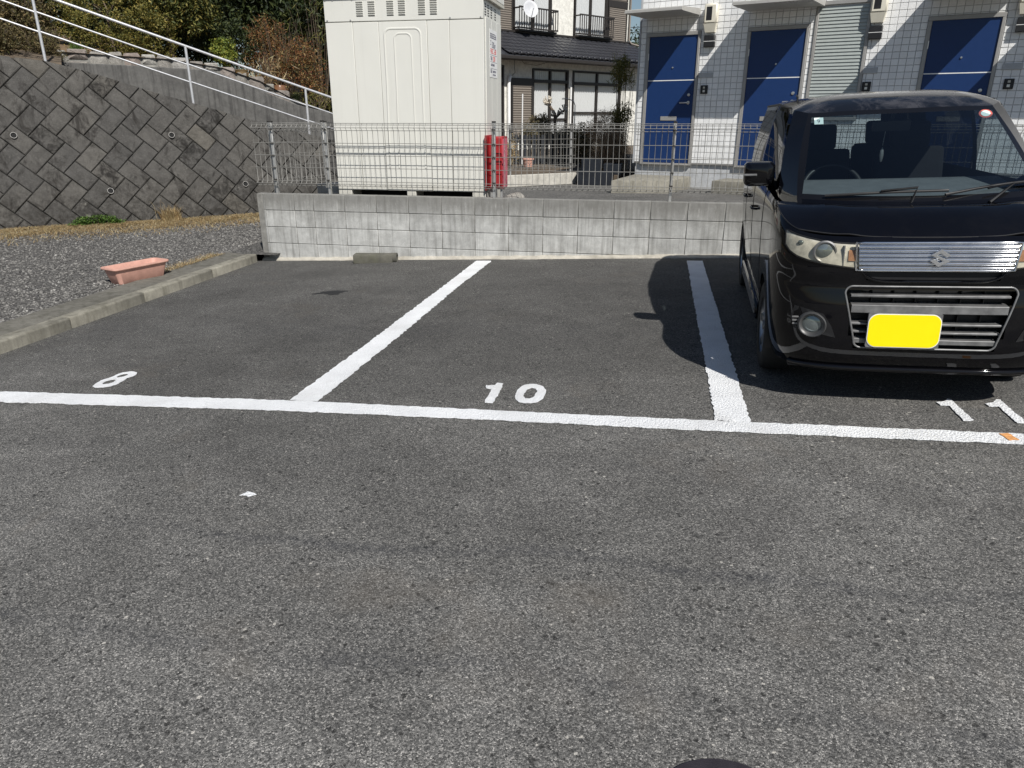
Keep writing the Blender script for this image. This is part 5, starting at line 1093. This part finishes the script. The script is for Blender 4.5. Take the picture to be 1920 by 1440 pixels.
M['darksatin'] = m_plain('dark_satin', (0.085, 0.085, 0.085), 0.42, 0.4, var=0.2); M['privacy'] = m_glass('privacy_glass', (0.10, 0.11, 0.12), 0.45); M['yellow'] = m_plain('yellow_plate', (0.92, 0.74, 0.0), 0.4, var=0.01); M['dash'] = m_plain('dashboard', (0.12, 0.125, 0.13), 0.8, var=0.12, bump=.3, bsc=200); M['seat'] = m_plain('seat_fabric', (0.018, 0.018, 0.020), 0.95, var=0.2)
M['frit'] = m_plain('black_border', (0.006, 0.006, 0.007), 0.12, var=0.05); M['lampglass'] = m_plain('projector_lens', (0.22, 0.25, 0.25), 0.05, 0.6, spec=0.8, var=.1); M['sticker'] = m_plain('sticker_white', (0.72, 0.80, 0.76), 0.6, var=0.03); M['sticker_red'] = m_plain('sticker_red', (0.52, 0.10, 0.08), 0.6, var=0.05)
YW = R(-2.5); xc, yf = 3.43, -4.5; th = math.atan(0.0425)
ez = Vector((-math.sin(th), 0, math.cos(th))); ey = Vector((-math.sin(YW), math.cos(YW), -math.sin(YW)*0.0425)).normalized(); ex = ey.cross(ez); ez = ex.cross(ey)
car = empty('kei_wagon', label='black boxy kei wagon parked nose out at the right beside number 11', cat='car')
Mx = Matrix.Identity(4)
for i, a in enumerate((ex, ey, ez)): 
    for j in range(3): Mx[j][i] = a[j]
Mx.translation = Vector((xc, yf, gz(xc))); car.matrix_world = Mx
def cp(b, name, mat, par=None, **k): return b.build(name, mat if isinstance(mat, list) else M[mat], par or car, **k)
# --- lower body: stacked plan contours
YC, YR, NX = .62, 3.09, 4.4
XS = [(0, .668), (.05, .682), (.12, .694), (.3, .708), (.55, .718), (.8, .718), (.92, .713), (.97, .706), (1, .694)]
YFt = [(0, .075), (.05, .045), (.12, .018), (.24, .0), (.50, .002), (.60, .012), (.67, .020), (.76, .012), (.86, .018), (.93, .030), (.97, .045), (1, .075)]
ZSH = [(0, .885), (.12, .903), (.30, .972), (.48, 1.020), (.8, 1.035), (1.1, 1.040), (3.3, 1.055)]
def resample(P, n):
    L = [0]
    for a, b in zip(P, P[1:]): L.append(L[-1] + math.hypot(b[0]-a[0], b[1]-a[1]))
    out = []; j = 0
    for i in range(n+1):
        d = L[-1]*i/n
        while j < len(L)-2 and L[j+1] < d: j += 1
        t = (d-L[j])/max(1e-9, L[j+1]-L[j]); out.append((lerp(P[j][0], P[j+1][0], t), lerp(P[j][1], P[j+1][1], t)))
    return out
def halfring(v):
    xs, y0_ = tabs(XS, v), tabs(YFt, v); fr_ = []
    for i in range(81): a = math.pi/2*i/80; fr_.append((xs*math.sin(a)**(2/NX), YC-(YC-y0_)*math.cos(a)**(2/NX)))
    P = resample(fr_, 44)
    P += [(xs*(1-.012*((y-YC)/(YR-YC))**2), y) for y in [lerp(YC, YR, i/116) for i in range(1, 117)]]
    xr = P[-1][0]; rr_ = [(xr*math.cos(math.pi/2*i/40)**(2/4.5), YR+.29*math.sin(math.pi/2*i/40)**(2/4.5)) for i in range(41)]
    return P + resample(rr_, 22)[1:]
VR = [0, .02, .05, .09] + [.13+.0243*i for i in range(32)] + [.905, .93, .955, .975, .99, 1.0]
ZB = .205
def bodyz(v, y): return lerp(ZB, tabs(ZSH, y), v)
rings = []
for v in VR:
    h = halfring(v); full = [(-x, y) for x, y in h[::-1]][:-1] + h[:-1]
    rings.append([(x, y, bodyz(v, y)) for x, y in full])
n = len(rings[0]); V = [p for g in rings for p in g]; F = []
AX = (.70, 3.04); AR = .312; WZ = .268
def hole(p): 
    if abs(p[0]) > .5 and any((p[1]-a)**2+(p[2]-WZ)**2 < AR**2 for a in AX): return True
    if p[1] < .25 and abs(p[0]) < lerp(.325, .375, (p[2]-.345)/.30) and .350 < p[2] < .645: return True
    if p[1] < .25 and abs(p[0]) < .30 and .690 < p[2] < .738: return True
    return False
for i in range(len(rings)-1):
    for j in range(n):
        q = (i*n+j, i*n+(j+1) % n, (i+1)*n+(j+1) % n, (i+1)*n+j); c_ = [sum(V[k][a] for k in q)/4 for a in range(3)]
        if not hole(c_): F.append(q)
used = {}
for f_ in F:
    for k in f_: used[k] = used.get(k, 0)+1
for k, cnt in used.items():                                   # round the wheel arches off
    x, y, z = V[k]
    for a in AX:
        d = math.hypot(y-a, z-WZ)
        if abs(x) > .5 and cnt < 4 and abs(d-AR) < .03 and z > ZB+.02: s_ = AR/d; V[k] = (x, a+(y-a)*s_, WZ+(z-WZ)*s_)
b = MB(); b.add(V, F); cp(b, 'body', 'carpaint', smooth=32, fix=True)
for a in AX:                                                    # arch liners and rolled edges
    for sg_ in (-1, 1):
        b = MB(); P = [(a+AR*math.cos(R(t)), WZ+AR*math.sin(R(t))) for t in range(-10, 191, 8)]
        V = [(sg_*x, y, z) for x in (.702, .42) for y, z in P]; m_ = len(P); b.add(V, [(i, i+1, m_+i+1, m_+i) for i in range(m_-1)])
        b.add([(sg_*.42, a+AR*math.cos(R(t)), WZ+AR*math.sin(R(t))) for t in range(-10, 191, 8)], [tuple(range(m_))]); cp(b, 'wheel_arch', 'trimblk', smooth=40)
b = MB().box(-.60, .60, .16, 3.12, .19, .215); cp(b, 'underbody', 'trimblk')
b = MB().box(-.42, .42, .10, .16, .21, .34); cp(b, 'front_crossmember', 'trimblk')
def fy(x, z, off=0.0):                                          # y of the nose skin at (x, z)
    y = .05
    for _ in range(6):
        v = max(0.0, min(1.0, (z-ZB)/(tabs(ZSH, y)-ZB))); xs, y0_ = tabs(XS, v), tabs(YFt, v); k = min(.9999, abs(x)/xs)
        y = YC-(YC-y0_)*(1-k**NX)**(1/NX)
    return y - off
# --- bonnet
def hood(u, w):
    a = 2*u-1; sy = lerp(.165, .53, w); xs = .694*(1-((YC-sy)/(YC-.075))**NX)**(1/NX) if sy < YC else .694
    sz = tabs(ZSH, sy)+.002; my = lerp(.072, .325, w); mz = .890 + .128*(1-(1-w)**1.7) + .006*math.sin(math.pi*w)
    t = abs(a); x = xs*a; crease = .006*math.exp(-((t-.62)/.08)**2)
    return (x, my+(sy-my)*t**2.5, mz+(sz-mz)*t**2.9 + crease)
b = MB(); b.grid(hood, 56, 26); cp(b, 'bonnet', 'carpaint', smooth=50)
b = MB(); b.tube([hood(0, w/24) for w in range(25)], .0032, 5); b.tube([hood(1, w/24) for w in range(25)], .0032, 5); b.tube([hood(u/48, 0) for u in range(49)], .004, 5); cp(b, 'bonnet_gap', 'trimblk')
# --- greenhouse
GB = [(0, .345, 1.030), (-.30, .370, 1.034), (-.592, .480, 1.042), (-.668, .680, 1.040), (-.688, 1.80, 1.045), (-.688, 1.88, 1.045), (-.682, 2.92, 1.050), (-.645, 3.26, 1.050), (-.42, 3.35, 1.050), (0, 3.365, 1.050)]
GT = [(0, 1.045, 1.478), (-.27, 1.060, 1.478), (-.490, 1.110, 1.474), (-.560, 1.215, 1.494), (-.590, 1.80, 1.528), (-.590, 1.88, 1.528), (-.580, 2.88, 1.525), (-.545, 3.19, 1.515), (-.36, 3.26, 1.51), (0, 3.270, 1.51)]
SEG = [7, 9, 5, 14, 2, 14, 5, 4, 7]
def catm(P, i, t):
    p0_ = P[i-1] if i > 0 else tuple(2*P[0][k]*(1 if k else 0) - (P[1][k] if k else 0) + (-P[1][0] if k == 0 else 0) + (0 if k == 0 else 0) if k == 0 else P[1][k] for k in range(3)); p1_, p2_ = P[i], P[i+1]
    p3_ = P[i+2] if i+2 < len(P) else (-P[-2][0], P[-2][1], P[-2][2])
    if i == 0: p0_ = (-P[1][0], P[1][1], P[1][2])
    return tuple(.5*((2*b_)+(-a+c)*t+(2*a-5*b_+4*c-d)*t*t+(-a+3*b_-3*c+d)*t**3) for a, b_, c, d in zip(p0_, p1_, p2_, p3_))
def ringpts(P):
    out = []; sg_ = []
    for i, k in enumerate(SEG):
        for j in range(k):
            t = j/k; q = catm(P, i, t) if i in (0, 1, 7, 8) else tuple(lerp(a, b_, t) for a, b_ in zip(P[i], P[i+1])); out.append(q); sg_.append(i)
    out.append(P[-1]); return out, sg_
B0, SG = ringpts(GB); T0, _ = ringpts(GT)
VV = [-.14, 0, .055] + [.055+.89*i/14 for i in range(1, 15)] + [1.0]
def ghp(k, v, s):
    a, c = B0[k], T0[k]; bul = .018*math.sin(math.pi*max(0, min(1, v))); side = 1 if 2 < 1 else 0
    x, y, z = (lerp(a[i], c[i], v) for i in range(3))
    seg = SG[min(k, len(SG)-1)]
    if seg <= 1: y -= bul
    elif seg >= 7: y += bul*.8
    else: x -= bul*.9
    if v < 0: x *= .97; y = y+.03 if seg <= 1 else y
    return (-x if s > 0 else x, y, z)
shell, wsm, sgl, rgl, frit = MB(), MB(), {}, MB(), MB(); bpl = {}
K = len(B0)
for s in (-1, 1):
    for k in range(K-1):
        for i in range(len(VV)-1):
            q = [ghp(k, VV[i], s), ghp(k+1, VV[i], s), ghp(k+1, VV[i+1], s), ghp(k, VV[i+1], s)]
            if s < 0: q = q[::-1]
            seg = SG[k]; inn = 2 <= i < len(VV)-2
            first = k == 0 or SG[k-1] != seg; last = SG[k+1] != seg if k+1 < len(SG) else True
            if seg <= 1:
                tgt = frit if (i == 1 or i == len(VV)-2 or (seg == 1 and last)) else wsm if inn else shell
            elif seg in (3, 5): tgt = sgl.setdefault((s, seg), MB()) if inn else shell
            elif seg == 4: tgt = bpl.setdefault(s, MB()) if inn else shell
            elif seg == 8: tgt = rgl if inn else shell
            else: tgt = shell
            tgt.quad(*q)
cp(shell, 'cabin_shell', 'carpaint', smooth=40, fix=True); cp(wsm, 'windscreen', 'wsglass', smooth=60, fix=True); cp(rgl, 'rear_window', 'sideglass', smooth=60, fix=True); cp(frit, 'glass_border', 'frit', smooth=40, fix=True)
for q in bpl.values(): cp(q, 'door_pillar', 'frit', smooth=40, fix=True)
for (s_, g_), q in sgl.items(): cp(q, 'side_window', 'sideglass' if g_ == 3 else 'privacy', smooth=60, fix=True)
# roof skin
rf = MB(); NW = 12; full = [(p_, 1) for p_ in range(K)]
TL = [ghp(k, 1.0, -1) for k in range(K)]; TRi = [ghp(k, 1.0, 1) for k in range(K)]; ring = TL + TRi[-2:0:-1]
rows = []
for w in range(NW+1):
    t = w/NW; row = []
    for x, y, z in ring:
        cy_ = max(1.75, min(2.65, y)); zc_ = 1.585; tt = 1-(1-t)**3.8
        row.append((x*(1-t), lerp(y, cy_, t), lerp(z, zc_, tt)))
    rows.append(row)
m_ = len(ring); rf.add([p for r_ in rows for p in r_], [(a*m_+i, a*m_+(i+1) % m_, (a+1)*m_+(i+1) % m_, (a+1)*m_+i) for a in range(NW) for i in range(m_)])
cp(rf, 'roof', 'roofpaint', smooth=50, fix=True)
for s in (-1, 1):                                               # drip rails, door gaps
    b = MB(); b.tube([(lambda q: (q[0]*1.0, q[1], q[2]+.006))(ghp(k, 1.0, s)) for k in range(24, K-14)], .007, 6); cp(b, 'drip_rail', 'trimblk', smooth=60)
    b = MB(); g = lambda v, y: (s*(tab(XS, v)*(1-.012*max(0, (y-YC)/(YR-YC))**2)+.0008), y, bodyz(v, y))
    for y in (1.02, 1.86, 2.66):
        b.tube([g(v, y + (.06*(1-v) if y > 2.5 else 0)) for v in [.12+.0293*i for i in range(31)]], .0022, 4)
    b.tube([g(.12, lerp(1.02, 2.72, i/16)) for i in range(17)], .0022, 4); cp(b, 'door_gap', 'trimblk')
    for y in (1.66, 2.50):
        b = MB(); x = s*(tab(XS, .80)+.012); b.tube([(x-s*.012, y-.085, .86), (x+s*.012, y-.07, .862), (x+s*.016, y, .864), (x+s*.012, y+.07, .862), (x-s*.012, y+.085, .86)], .008, 8); cp(b, 'door_handle', 'carpaint', smooth=60)
    b = MB(); b.obox((s*.700, 1.86, .255), (.016, 0, 0), (0, .78, 0), (0, 0, .055)); sk = cp(b, 'side_skirt', 'carpaint', bevel=.012, smooth=40)
    for z in (.235, .262, .289): MB().obox((s*.7165, 1.80, z), (.0035, 0, 0), (0, .66, 0), (0, 0, .0055)).build('skirt_strip', M['satin'], sk)
# cowl and wipers
b = MB(); b.add([(-.66, .50, 1.006), (-.30, .33, 1.006), (0, .30, 1.006), (.30, .33, 1.006), (.66, .50, 1.006), (.66, .74, 1.012), (.30, .46, 1.012), (0, .43, 1.012), (-.30, .46, 1.012), (-.66, .74, 1.012)], [(0,1,8,9), (1,2,7,8), (2,3,6,7), (3,4,5,6)]); cp(b, 'cowl', 'trimblk')
def wsurf(x, v):                                                # point just outside the windscreen
    best = min(range(17), key=lambda k: abs(abs(ghp(k, v, -1)[0])-abs(x))); q = ghp(best, v, 1); return Vector((x, q[1]-.016, q[2]+.010))
for (xa, va, xb, vb, xp, nm) in ((-.46, .025, .12, .085, -.06, 'wiper'), (.10, .045, .54, .13, .30, 'wiper')):
    w = cp(MB().tube([wsurf(lerp(xa, xb, i/6), lerp(va, vb, i/6) + .02*math.sin(math.pi*i/6)) for i in range(7)], .0075, 6), nm, 'trimblk', smooth=60)
    MB().tube([Vector((xp, .345, 1.022)), wsurf(lerp(xa, xb, .75), .10)+Vector((0, -.012, .012)), wsurf(lerp(xa, xb, .45), .07)+Vector((0, -.010, .010))], [.009, .007, .005], 6).build('wiper_arm', M['trimblk'], w, smooth=60)
# --- headlamps
HT = [(.335, .866), (.42, .869), (.50, .876), (.57, .888), (.62, .900), (.652, .912), (.664, .917)]
HB = [(.318, .745), (.42, .757), (.50, .768), (.57, .782), (.62, .798), (.652, .822), (.664, .845)]
def lamp_patch(u, w, off, s, sh=1.0):
    x = lerp(HT[0][0], HT[-1][0], u); zt, zb = tab(HT, x), tab(HB, x); zm = (zt+zb)/2; z = lerp(lerp(zm, zb, sh), lerp(zm, zt, sh), w); x2 = x - .017*(1-w)*(1-u)
    return (s*x2, fy(x2, z, off), z)
for s in (-1, 1):
    hl = cp((lambda b: (b.grid(lambda u, w: lamp_patch(u, w, .003, s), 28, 8), b)[1])(MB()), 'headlamp', 'reflector', smooth=60); hl['label'] = 'yellowed clear headlamp'
    b = MB(); b.grid(lambda u, w: lamp_patch(u, w, .016, s, .97), 28, 8); b.build('lens', M['lens'], hl, smooth=60)
    px, pz = .492, .826; py = fy(px, pz)
    b = MB(); b.lathe([(.052, -.02), (.056, .004), (.049, .007), (.042, .003), (.041, -.004)], 26, lambda x, y, z: (s*(px+x), py-.004-z + .35*abs(x)*(1 if x > 0 else -1)*.3, pz+y)); b.build('projector_ring', M['satin'], hl, smooth=50)
    b = MB(); b.lathe([(0, .010), (.018, .009), (.032, .005), (.041, -.001)], 22, lambda x, y, z: (s*(px+x), py-.003-z + .10*x, pz+y)); b.build('projector', M['lampglass'], hl, smooth=60)
    b = MB(); b.grid(lambda u, w: (lambda x, z: (s*x, fy(x, z, .009), z))(lerp(.348, .385, u), lerp(.786, .838, w)), 4, 4); b.build('turn_signal', M['amber'], hl, smooth=60)
    b = MB(); b.box(*sorted((s*.403, s*.408)), fy(.405, .81)-.012, fy(.405, .81)+.01, .762, .860); b.build('lamp_divider', M['chrome'], hl)
    b = MB(); b.lathe([(0, .006), (.010, .005), (.014, 0)], 12, lambda x, y, z: (s*(.60+x), fy(.60, .862)-.005-z+.4*x, .862+y)); b.build('side_bulb', M['lampglass'], hl, smooth=50)
    b = MB(); P = [lamp_patch(u/20, 1, .004, s) for u in range(21)] + [lamp_patch(1, .5, .004, s)] + [lamp_patch(1-u/20, 0, .004, s) for u in range(21)]; b.tube(P, .0045, 5, closed=True); b.build('lamp_gasket', M['trimblk'], hl, smooth=60)
# --- chrome upper grille: five polished bars in a frame, badge
gr = cp((lambda b: (b.grid(lambda u, w: (lerp(-.352+.012*(1-w), .352-.012*(1-w), u), fy(lerp(-.35, .35, u), lerp(.745, .872, w))-.002, lerp(.745, .872, w)), 30, 2), b)[1])(MB()), 'grille', 'satin', smooth=60)
for i in range(6):
    z0_ = .7465+.0205*i; b = MB()
    xl = .345-.010*(1-i/5)
    def barp(u, w, z0_=z0_, xl=xl):
        x = lerp(-xl, xl, u); z = z0_+.0195*w; o_ = .010 + .016*math.sin(math.pi*(.12+.80*w)); return (x, fy(x, .81)-o_, z)
    b.grid(barp, 30, 6); b.build('grille_bar', M['chrome'], gr, smooth=60)
b = MB(); P = [(-.355, .872), (.355, .872)]; 
top = [(lerp(-.356, .356, i/20), .875) for i in range(21)]; bot = [(lerp(.343, -.343, i/20), .742) for i in range(21)]
b.tube([(x, fy(x, .81)-.014, z) for x, z in top+bot], .006, 8, closed=True); b.build('grille_frame', M['chrome'], gr, smooth=60)
EM = [(930,208),(1022,148),(1118,212),(1078,232),(1018,190),(990,208),(1115,270),(1010,328),(925,262),(962,244),(1022,285),(1050,268)]
bm = bmesh.new(); sc_ = .0905/193; vv = [bm.verts.new(((x-1021)*sc_, 0, (238-z)*sc_)) for x, z in EM]; fc = bm.faces.new(vv); r_ = bmesh.ops.extrude_face_region(bm, geom=[fc])
for g in r_['geom']:
    if isinstance(g, bmesh.types.BMVert): g.co.y -= .012
bmesh.ops.recalc_face_normals(bm, faces=bm.faces); bmesh.ops.bevel(bm, geom=[e for e in bm.edges if e.calc_face_angle(0) > .5], offset=.0022, segments=2, affect='EDGES')
me = bpy.data.meshes.new('badge'); bm.to_mesh(me); bm.free(); me.materials.append(M['badge']); o = inst('badge', me, gr, (.012, fy(0, .81)-.028, .806)); o['label'] = 'chrome badge in the shape of an angular letter S'
# slot below the grille with lip
b = MB().box(-.30, .30, .03, .06, .692, .738); cp(b, 'intake_slot', 'trimblk'); b = MB(); b.tube([(x, fy(x, .685)-.004, .686+.05*(abs(x)/.32)**8) for x in [lerp(-.325, .325, i/24) for i in range(25)]], .007, 6); cp(b, 'intake_lip', 'carpaint', smooth=60)
# --- lower grille
lg = cp(MB().box(-.375, .375, .075, .11, .335, .655), 'lower_grille', 'trimblk'); lg['label'] = 'lower bumper grille with grey slats'
def slat(z, h, dep, mat, xl):
    b = MB(); X = [lerp(-xl, xl, i/20) for i in range(21)]
    V = [(x, fy(x, .5)-dep+.05*0, z+h) for x in X] + [(x, fy(x, .5)-dep, z) for x in X] + [(x, fy(x, .5)+.06, z-.004) for x in X] + [(x, fy(x, .5)+.06, z+h+.004) for x in X]
    b.add(V, [(r0*21+i, r0*21+i+1, ((r0+1) % 4)*21+i+1, ((r0+1) % 4)*21+i) for r0 in range(4) for i in range(20)]); b.build('slat', mat, lg, bevel=.002, fix=True, smooth=30)
slat(.607, .011, -.008, M['satin'], .352); slat(.530, .040, .004, M['satin'], .347); slat(.466, .010, -.008, M['satin'], .338); slat(.424, .010, -.008, M['satin'], .332); slat(.372, .024, -.002, M['satin'], .318)
for i in range(6): MB().box(-.25+.10*i-.002, -.25+.10*i+.002, .05, .075, .36, .64).build('rib', M['trimblk'], lg)
P = []
for cx_, cz_, a0 in ((.345, .625, 0), (-.345, .625, 90), (-.285, .385, 180), (.285, .385, 270)):
    for i in range(7): a = R(a0+15*i); P.append((cx_+.035*math.cos(a), cz_+.035*math.sin(a)))
P2 = []
for a, c in zip(P, P[1:]+P[:1]): P2 += [(lerp(a[0], c[0], i/5), lerp(a[1], c[1], i/5)) for i in range(5)]
b = MB(); b.tube([(x, fy(x, z)-.002, z) for x, z in P2], .005, 8, closed=True); b.build('grille_surround', M['satin'], lg, smooth=60)
# --- plate
def rrect(hx, hz, r_, n_=8):
    P = []
    for cx_, cz_, a0 in ((hx-r_, hz-r_, 0), (-hx+r_, hz-r_, 90), (-hx+r_, -hz+r_, 180), (hx-r_, -hz+r_, 270)):
        for i in range(n_+1): a = R(a0+90*i/n_); P.append((cx_+r_*math.cos(a), cz_+r_*math.sin(a)))
    return P
pp = empty('number_plate', (-.103, -.028, .448)); pp.parent = car; pp['label'] = 'blank yellow number plate with rounded corners and thin white rim'
for nm, hx, hz, r_, y0_, y1_, mt in (('plate_bracket', .166, .088, .008, .004, .020, 'satin'), ('white_rim', .1645, .0855, .045, 0, .0035, 'white_plastic'), ('plate_face', .161, .082, .043, -.0015, -.0002, 'yellow')):
    MB().prism(rrect(hx, hz, r_), y0_, y1_, lambda x, y, z: (x, z, y)).build(nm, M[mt], pp, smooth=30)
# --- fog lamps in their recess, bumper corner flics, lip
for s in (-1, 1):
    fx_, fz_ = .522, .458; y = fy(fx_, fz_)
    b = MB(); P = [(.605, .545), (.55, .535), (.47, .515), (.43, .455), (.405, .395), (.46, .405), (.54, .400), (.60, .425), (.618, .48)]
    V = [(s*x, fy(x, z)-.002, z) for x, z in P] + [(s*fx_, fy(fx_, fz_)-.006, fz_)]; b.add(V, [(i, (i+1) % 9, 9) for i in range(9)]); fg = cp(b, 'fog_lamp', 'trimblk', fix=True)
    sl = .42
    b = MB(); b.lathe([(.062, -.03), (.066, .010), (.060, .018), (.050, .012), (.043, -.004)], 30, lambda x, z, q: (s*(fx_+x), y-.012-q+sl*x, fz_+z)); b.build('bezel', M['darksatin'], fg, smooth=50)
    b = MB(); b.lathe([(0, .002), (.025, .001), (.044, -.006)], 24, lambda x, z, q: (s*(fx_+x), y-.012-q+sl*x, fz_+z)); b.build('reflector', M['lampglass'], fg, smooth=50)
    for i in range(3): MB().obox((s*(.598-.002*i), fy(.60, .50-.018*i)-.012, .487-.018*i), (.016, .010*s*0, 0), (0, .004, 0), (0, 0, .0035)).build('vent_fin', M['satin'], fg)
b = MB(); b.tube([(x, fy(x, .225)-.006, .222) for x in [lerp(-.60, .60, i/40) for i in range(41)]], .016, 8); cp(b, 'chin_lip', 'carpaint', smooth=60)
# --- door mirrors
for s in (-1, 1):
    b = MB()
    for i, (y, k) in enumerate(((.885, .55), (.895, .86), (.925, 1), (.985, 1), (1.010, .93))):
        P = rrect(.088*k, .071*k, .034*k, 5); b.add([(s*(.762+x), y+.10*x, 1.142+z) for x, z in P], [])
    m_ = 24; b.f = [(a*m_+i, a*m_+(i+1) % m_, (a+1)*m_+(i+1) % m_, (a+1)*m_+i) for a in range(4) for i in range(m_)] + [tuple(range(m_))[::-1], tuple(range(4*m_, 5*m_))]; b.m = [0]*len(b.f)
    mr = cp(b, 'door_mirror', 'carpaint', smooth=45, fix=True)
    MB().obox((s*.815, .895, 1.140), (.038, s*.004, 0), (0, .010, 0), (0, 0, .0065)).build('mirror_indicator', M['satin'], mr, bevel=.003)
    MB().tube([(s*.68, .99, 1.07), (s*.675, 1.03, 1.05)], .03, 8).build('mirror_foot', M['carpaint'], mr, smooth=50)
# --- wheels
tp = [(.170, -.078), (.205, -.082), (.245, -.082), (.262, -.072), (.268, -.045), (.268, .045), (.262, .072), (.245, .082), (.205, .082), (.170, .078)]
def wheel(x, y, s):
    r = empty('wheel', (x, y, WZ)); r.parent = car
    X = lambda a, b_, z: (s*z, a, b_)
    b = MB(); b.lathe(tp, 40, X); b.build('tyre', M['rubber'], r, smooth=50)
    b = MB(); b.lathe([(.200, .060), (.196, .074), (.188, .074), (.182, .05), (.178, -.06)], 40, X); rim = b.build('rim', M['alloy'], r, smooth=40)
    b = MB(); b.lathe([(0, -.02), (.178, -.02)], 24, X); b.build('brake_disc', M['trimblk'], rim)
    for i in range(7):
        a = 2*math.pi*i/7; d = Vector((0, math.cos(a), math.sin(a))); p_ = Vector((0, -math.sin(a), math.cos(a)))
        b = MB(); V = []
        for rr_, w_, z in ((.02, .020, .066), (.10, .016, .060), (.19, .026, .070)): c_ = d*rr_; V += [c_+p_*w_+Vector((s*z,0,0)), c_-p_*w_+Vector((s*z,0,0)), c_-p_*w_+Vector((s*(z-.03),0,0)), c_+p_*w_+Vector((s*(z-.03),0,0))]
        b.add(V, [(4*q+j, 4*q+(j+1) % 4, 4*q+4+(j+1) % 4, 4*q+4+j) for q in range(2) for j in range(4)]); b.build('spoke', M['alloy'], rim, bevel=.004, fix=True, smooth=40)
    b = MB(); b.lathe([(0, .075), (.028, .073), (.032, .06)], 16, X); b.build('hub_cap', M['satin'], rim, smooth=40)
for y in AX:
    for s in (-1, 1): wheel(s*.622, y, s)
# --- cabin
b = MB(); 
def dsh(u, w): x = lerp(-.55, .55, u); y = lerp(.42+.12*abs(x/.55)**2, 1.12, w); return (x, y, 1.008 + .085*(min(1, w/.82))**.8 - .12*max(0, w-.88)/.12)
b.grid(dsh, 20, 12); cp(b, 'dashboard', 'dash', smooth=60); b = MB().box(-.58, .58, .62, 1.08, .45, .99); cp(b, 'bulkhead', 'seat'); b = MB().box(-.56, .56, 1.1, 3.05, .40, .46); cp(b, 'cabin_floor', 'seat')
def seat(x, y):
    r = cp(MB().box(x-.23, x+.23, y-.26, y+.26, .46, .62), 'seat', 'seat', bevel=.05, seg=3, smooth=50)
    b = MB().obox((x, y+.30, .90), (.22, 0, 0), (0, .055, -.012), (0, .07, .32)); b.build('backrest', M['seat'], r, bevel=.04, seg=3, smooth=50)
    b = MB().obox((x, y+.385, 1.305), (.125, 0, 0), (0, .045, 0), (0, .02, .085)); b.build('headrest', M['seat'], r, bevel=.03, seg=3, smooth=50)
for x, y in ((-.30, 1.62), (.30, 1.62), (-.30, 2.42), (.30, 2.42)): seat(x, y)
sc0 = Vector((-.300, 1.20, 1.020)); sq = Vector((0, -.80, .60)).normalized().to_track_quat('Z', 'Y').to_matrix()
b = MB(); b.tube([tuple(sc0 + sq @ Vector((.170*math.cos(2*math.pi*i/40), .170*math.sin(2*math.pi*i/40), 0))) for i in range(40)], .015, 8, closed=True); sw_ = cp(b, 'steering_wheel', 'trimblk', smooth=60)
b = MB(); [b.tube([tuple(sc0 + sq @ Vector((0, 0, -.02))), tuple(sc0 + sq @ Vector((.18*math.cos(a), .18*math.sin(a), 0)))], [.03, .014], 8) for a in (R(0), R(180), R(270))]; b.lathe([(0, .01), (.05, .006), (.06, -.02)], 16, lambda x, y, z: tuple(sc0 + sq @ Vector((x, y, z)))); b.build('steering_hub', M['trimblk'], sw_, smooth=60)
b = MB().obox((-.015, 1.155, 1.385), (.105, 0, 0), (0, .012, .004), (0, -.008, .030)); rm = cp(b, 'rear_view_mirror', 'trimblk', bevel=.010, seg=2, smooth=50); MB().tube([(-.015, 1.16, 1.41), (-.015, 1.13, 1.455)], .010, 6).build('mirror_stem', M['trimblk'], rm)
b = MB(); b.tube([(-.04, 1.165, 1.36), (-.045, 1.17, 1.27)], .0025, 4); b.lathe([(0, 0), (.016, .02), (.020, .05), (.012, .085), (0, .09)], 10, lambda x, y, z: (-.045+x*.6, 1.17+y*.3, 1.265-z)); b.build('hanging_charm', M['satin'], rm, smooth=50)
# stickers on the glass (inner side) and aerial
p0_ = wsurf(-.44, .90)+Vector((0, .018, -.012)); b = MB().quad(p0_+Vector((-.025, -.010, -.018)), p0_+Vector((.025, -.012, -.018)), p0_+Vector((.025, .022, .018)), p0_+Vector((-.025, .024, .018))); st = cp(b, 'inspection_sticker', 'sticker')
cu = bpy.data.curves.new('sticker_digit', 'FONT'); cu.body = '9'; cu.size = .036; cu.materials.append(M['ink']); o = bpy.data.objects.new('t', cu); C.objects.link(o); me = bpy.data.meshes.new_from_object(o.evaluated_get(bpy.context.evaluated_depsgraph_get())); bpy.data.objects.remove(o); me.materials.clear(); me.materials.append(M['ink'])
nd = Vector((0, -.73, .69)); me.transform(Matrix.Translation(p0_+Vector((-.010, -.004, -.012))+nd*.0015) @ Vector((0, -.73, .69)).to_track_quat('Z', 'Y').to_matrix().to_4x4()); inst('sticker_digit', me, st)
p1_ = wsurf(.435, .91)+Vector((0, .018, -.012)); q = nd.to_track_quat('Z', 'Y').to_matrix()
b = MB(); b.lathe([(0, 0), (.030, 0)], 24, lambda x, y, z: tuple(p1_ + q @ Vector((x*1.15, y, z)))); st = cp(b, 'service_sticker', 'sticker_red'); b = MB(); b.lathe([(0, .0015), (.021, .0015)], 24, lambda x, y, z: tuple(p1_ + q @ Vector((x*1.15, y, z)))); b.build('sticker_centre', M['sticker'], st)
b = MB(); b.tube([(-.50, 1.62, 1.535), (-.50, 1.62, 1.575), (-.50, 1.70, 1.585)], .006, 6); cp(b, 'aerial_base', 'trimblk')
for s in (-1, 1):
    b = MB(); P = [(lerp(.60, .655, i/6)) for i in range(7)]; b.box(*sorted((s*.56, s*.645)), 3.30, 3.375, .62, .92); cp(b, 'tail_lamp', 'taillens', bevel=.01)
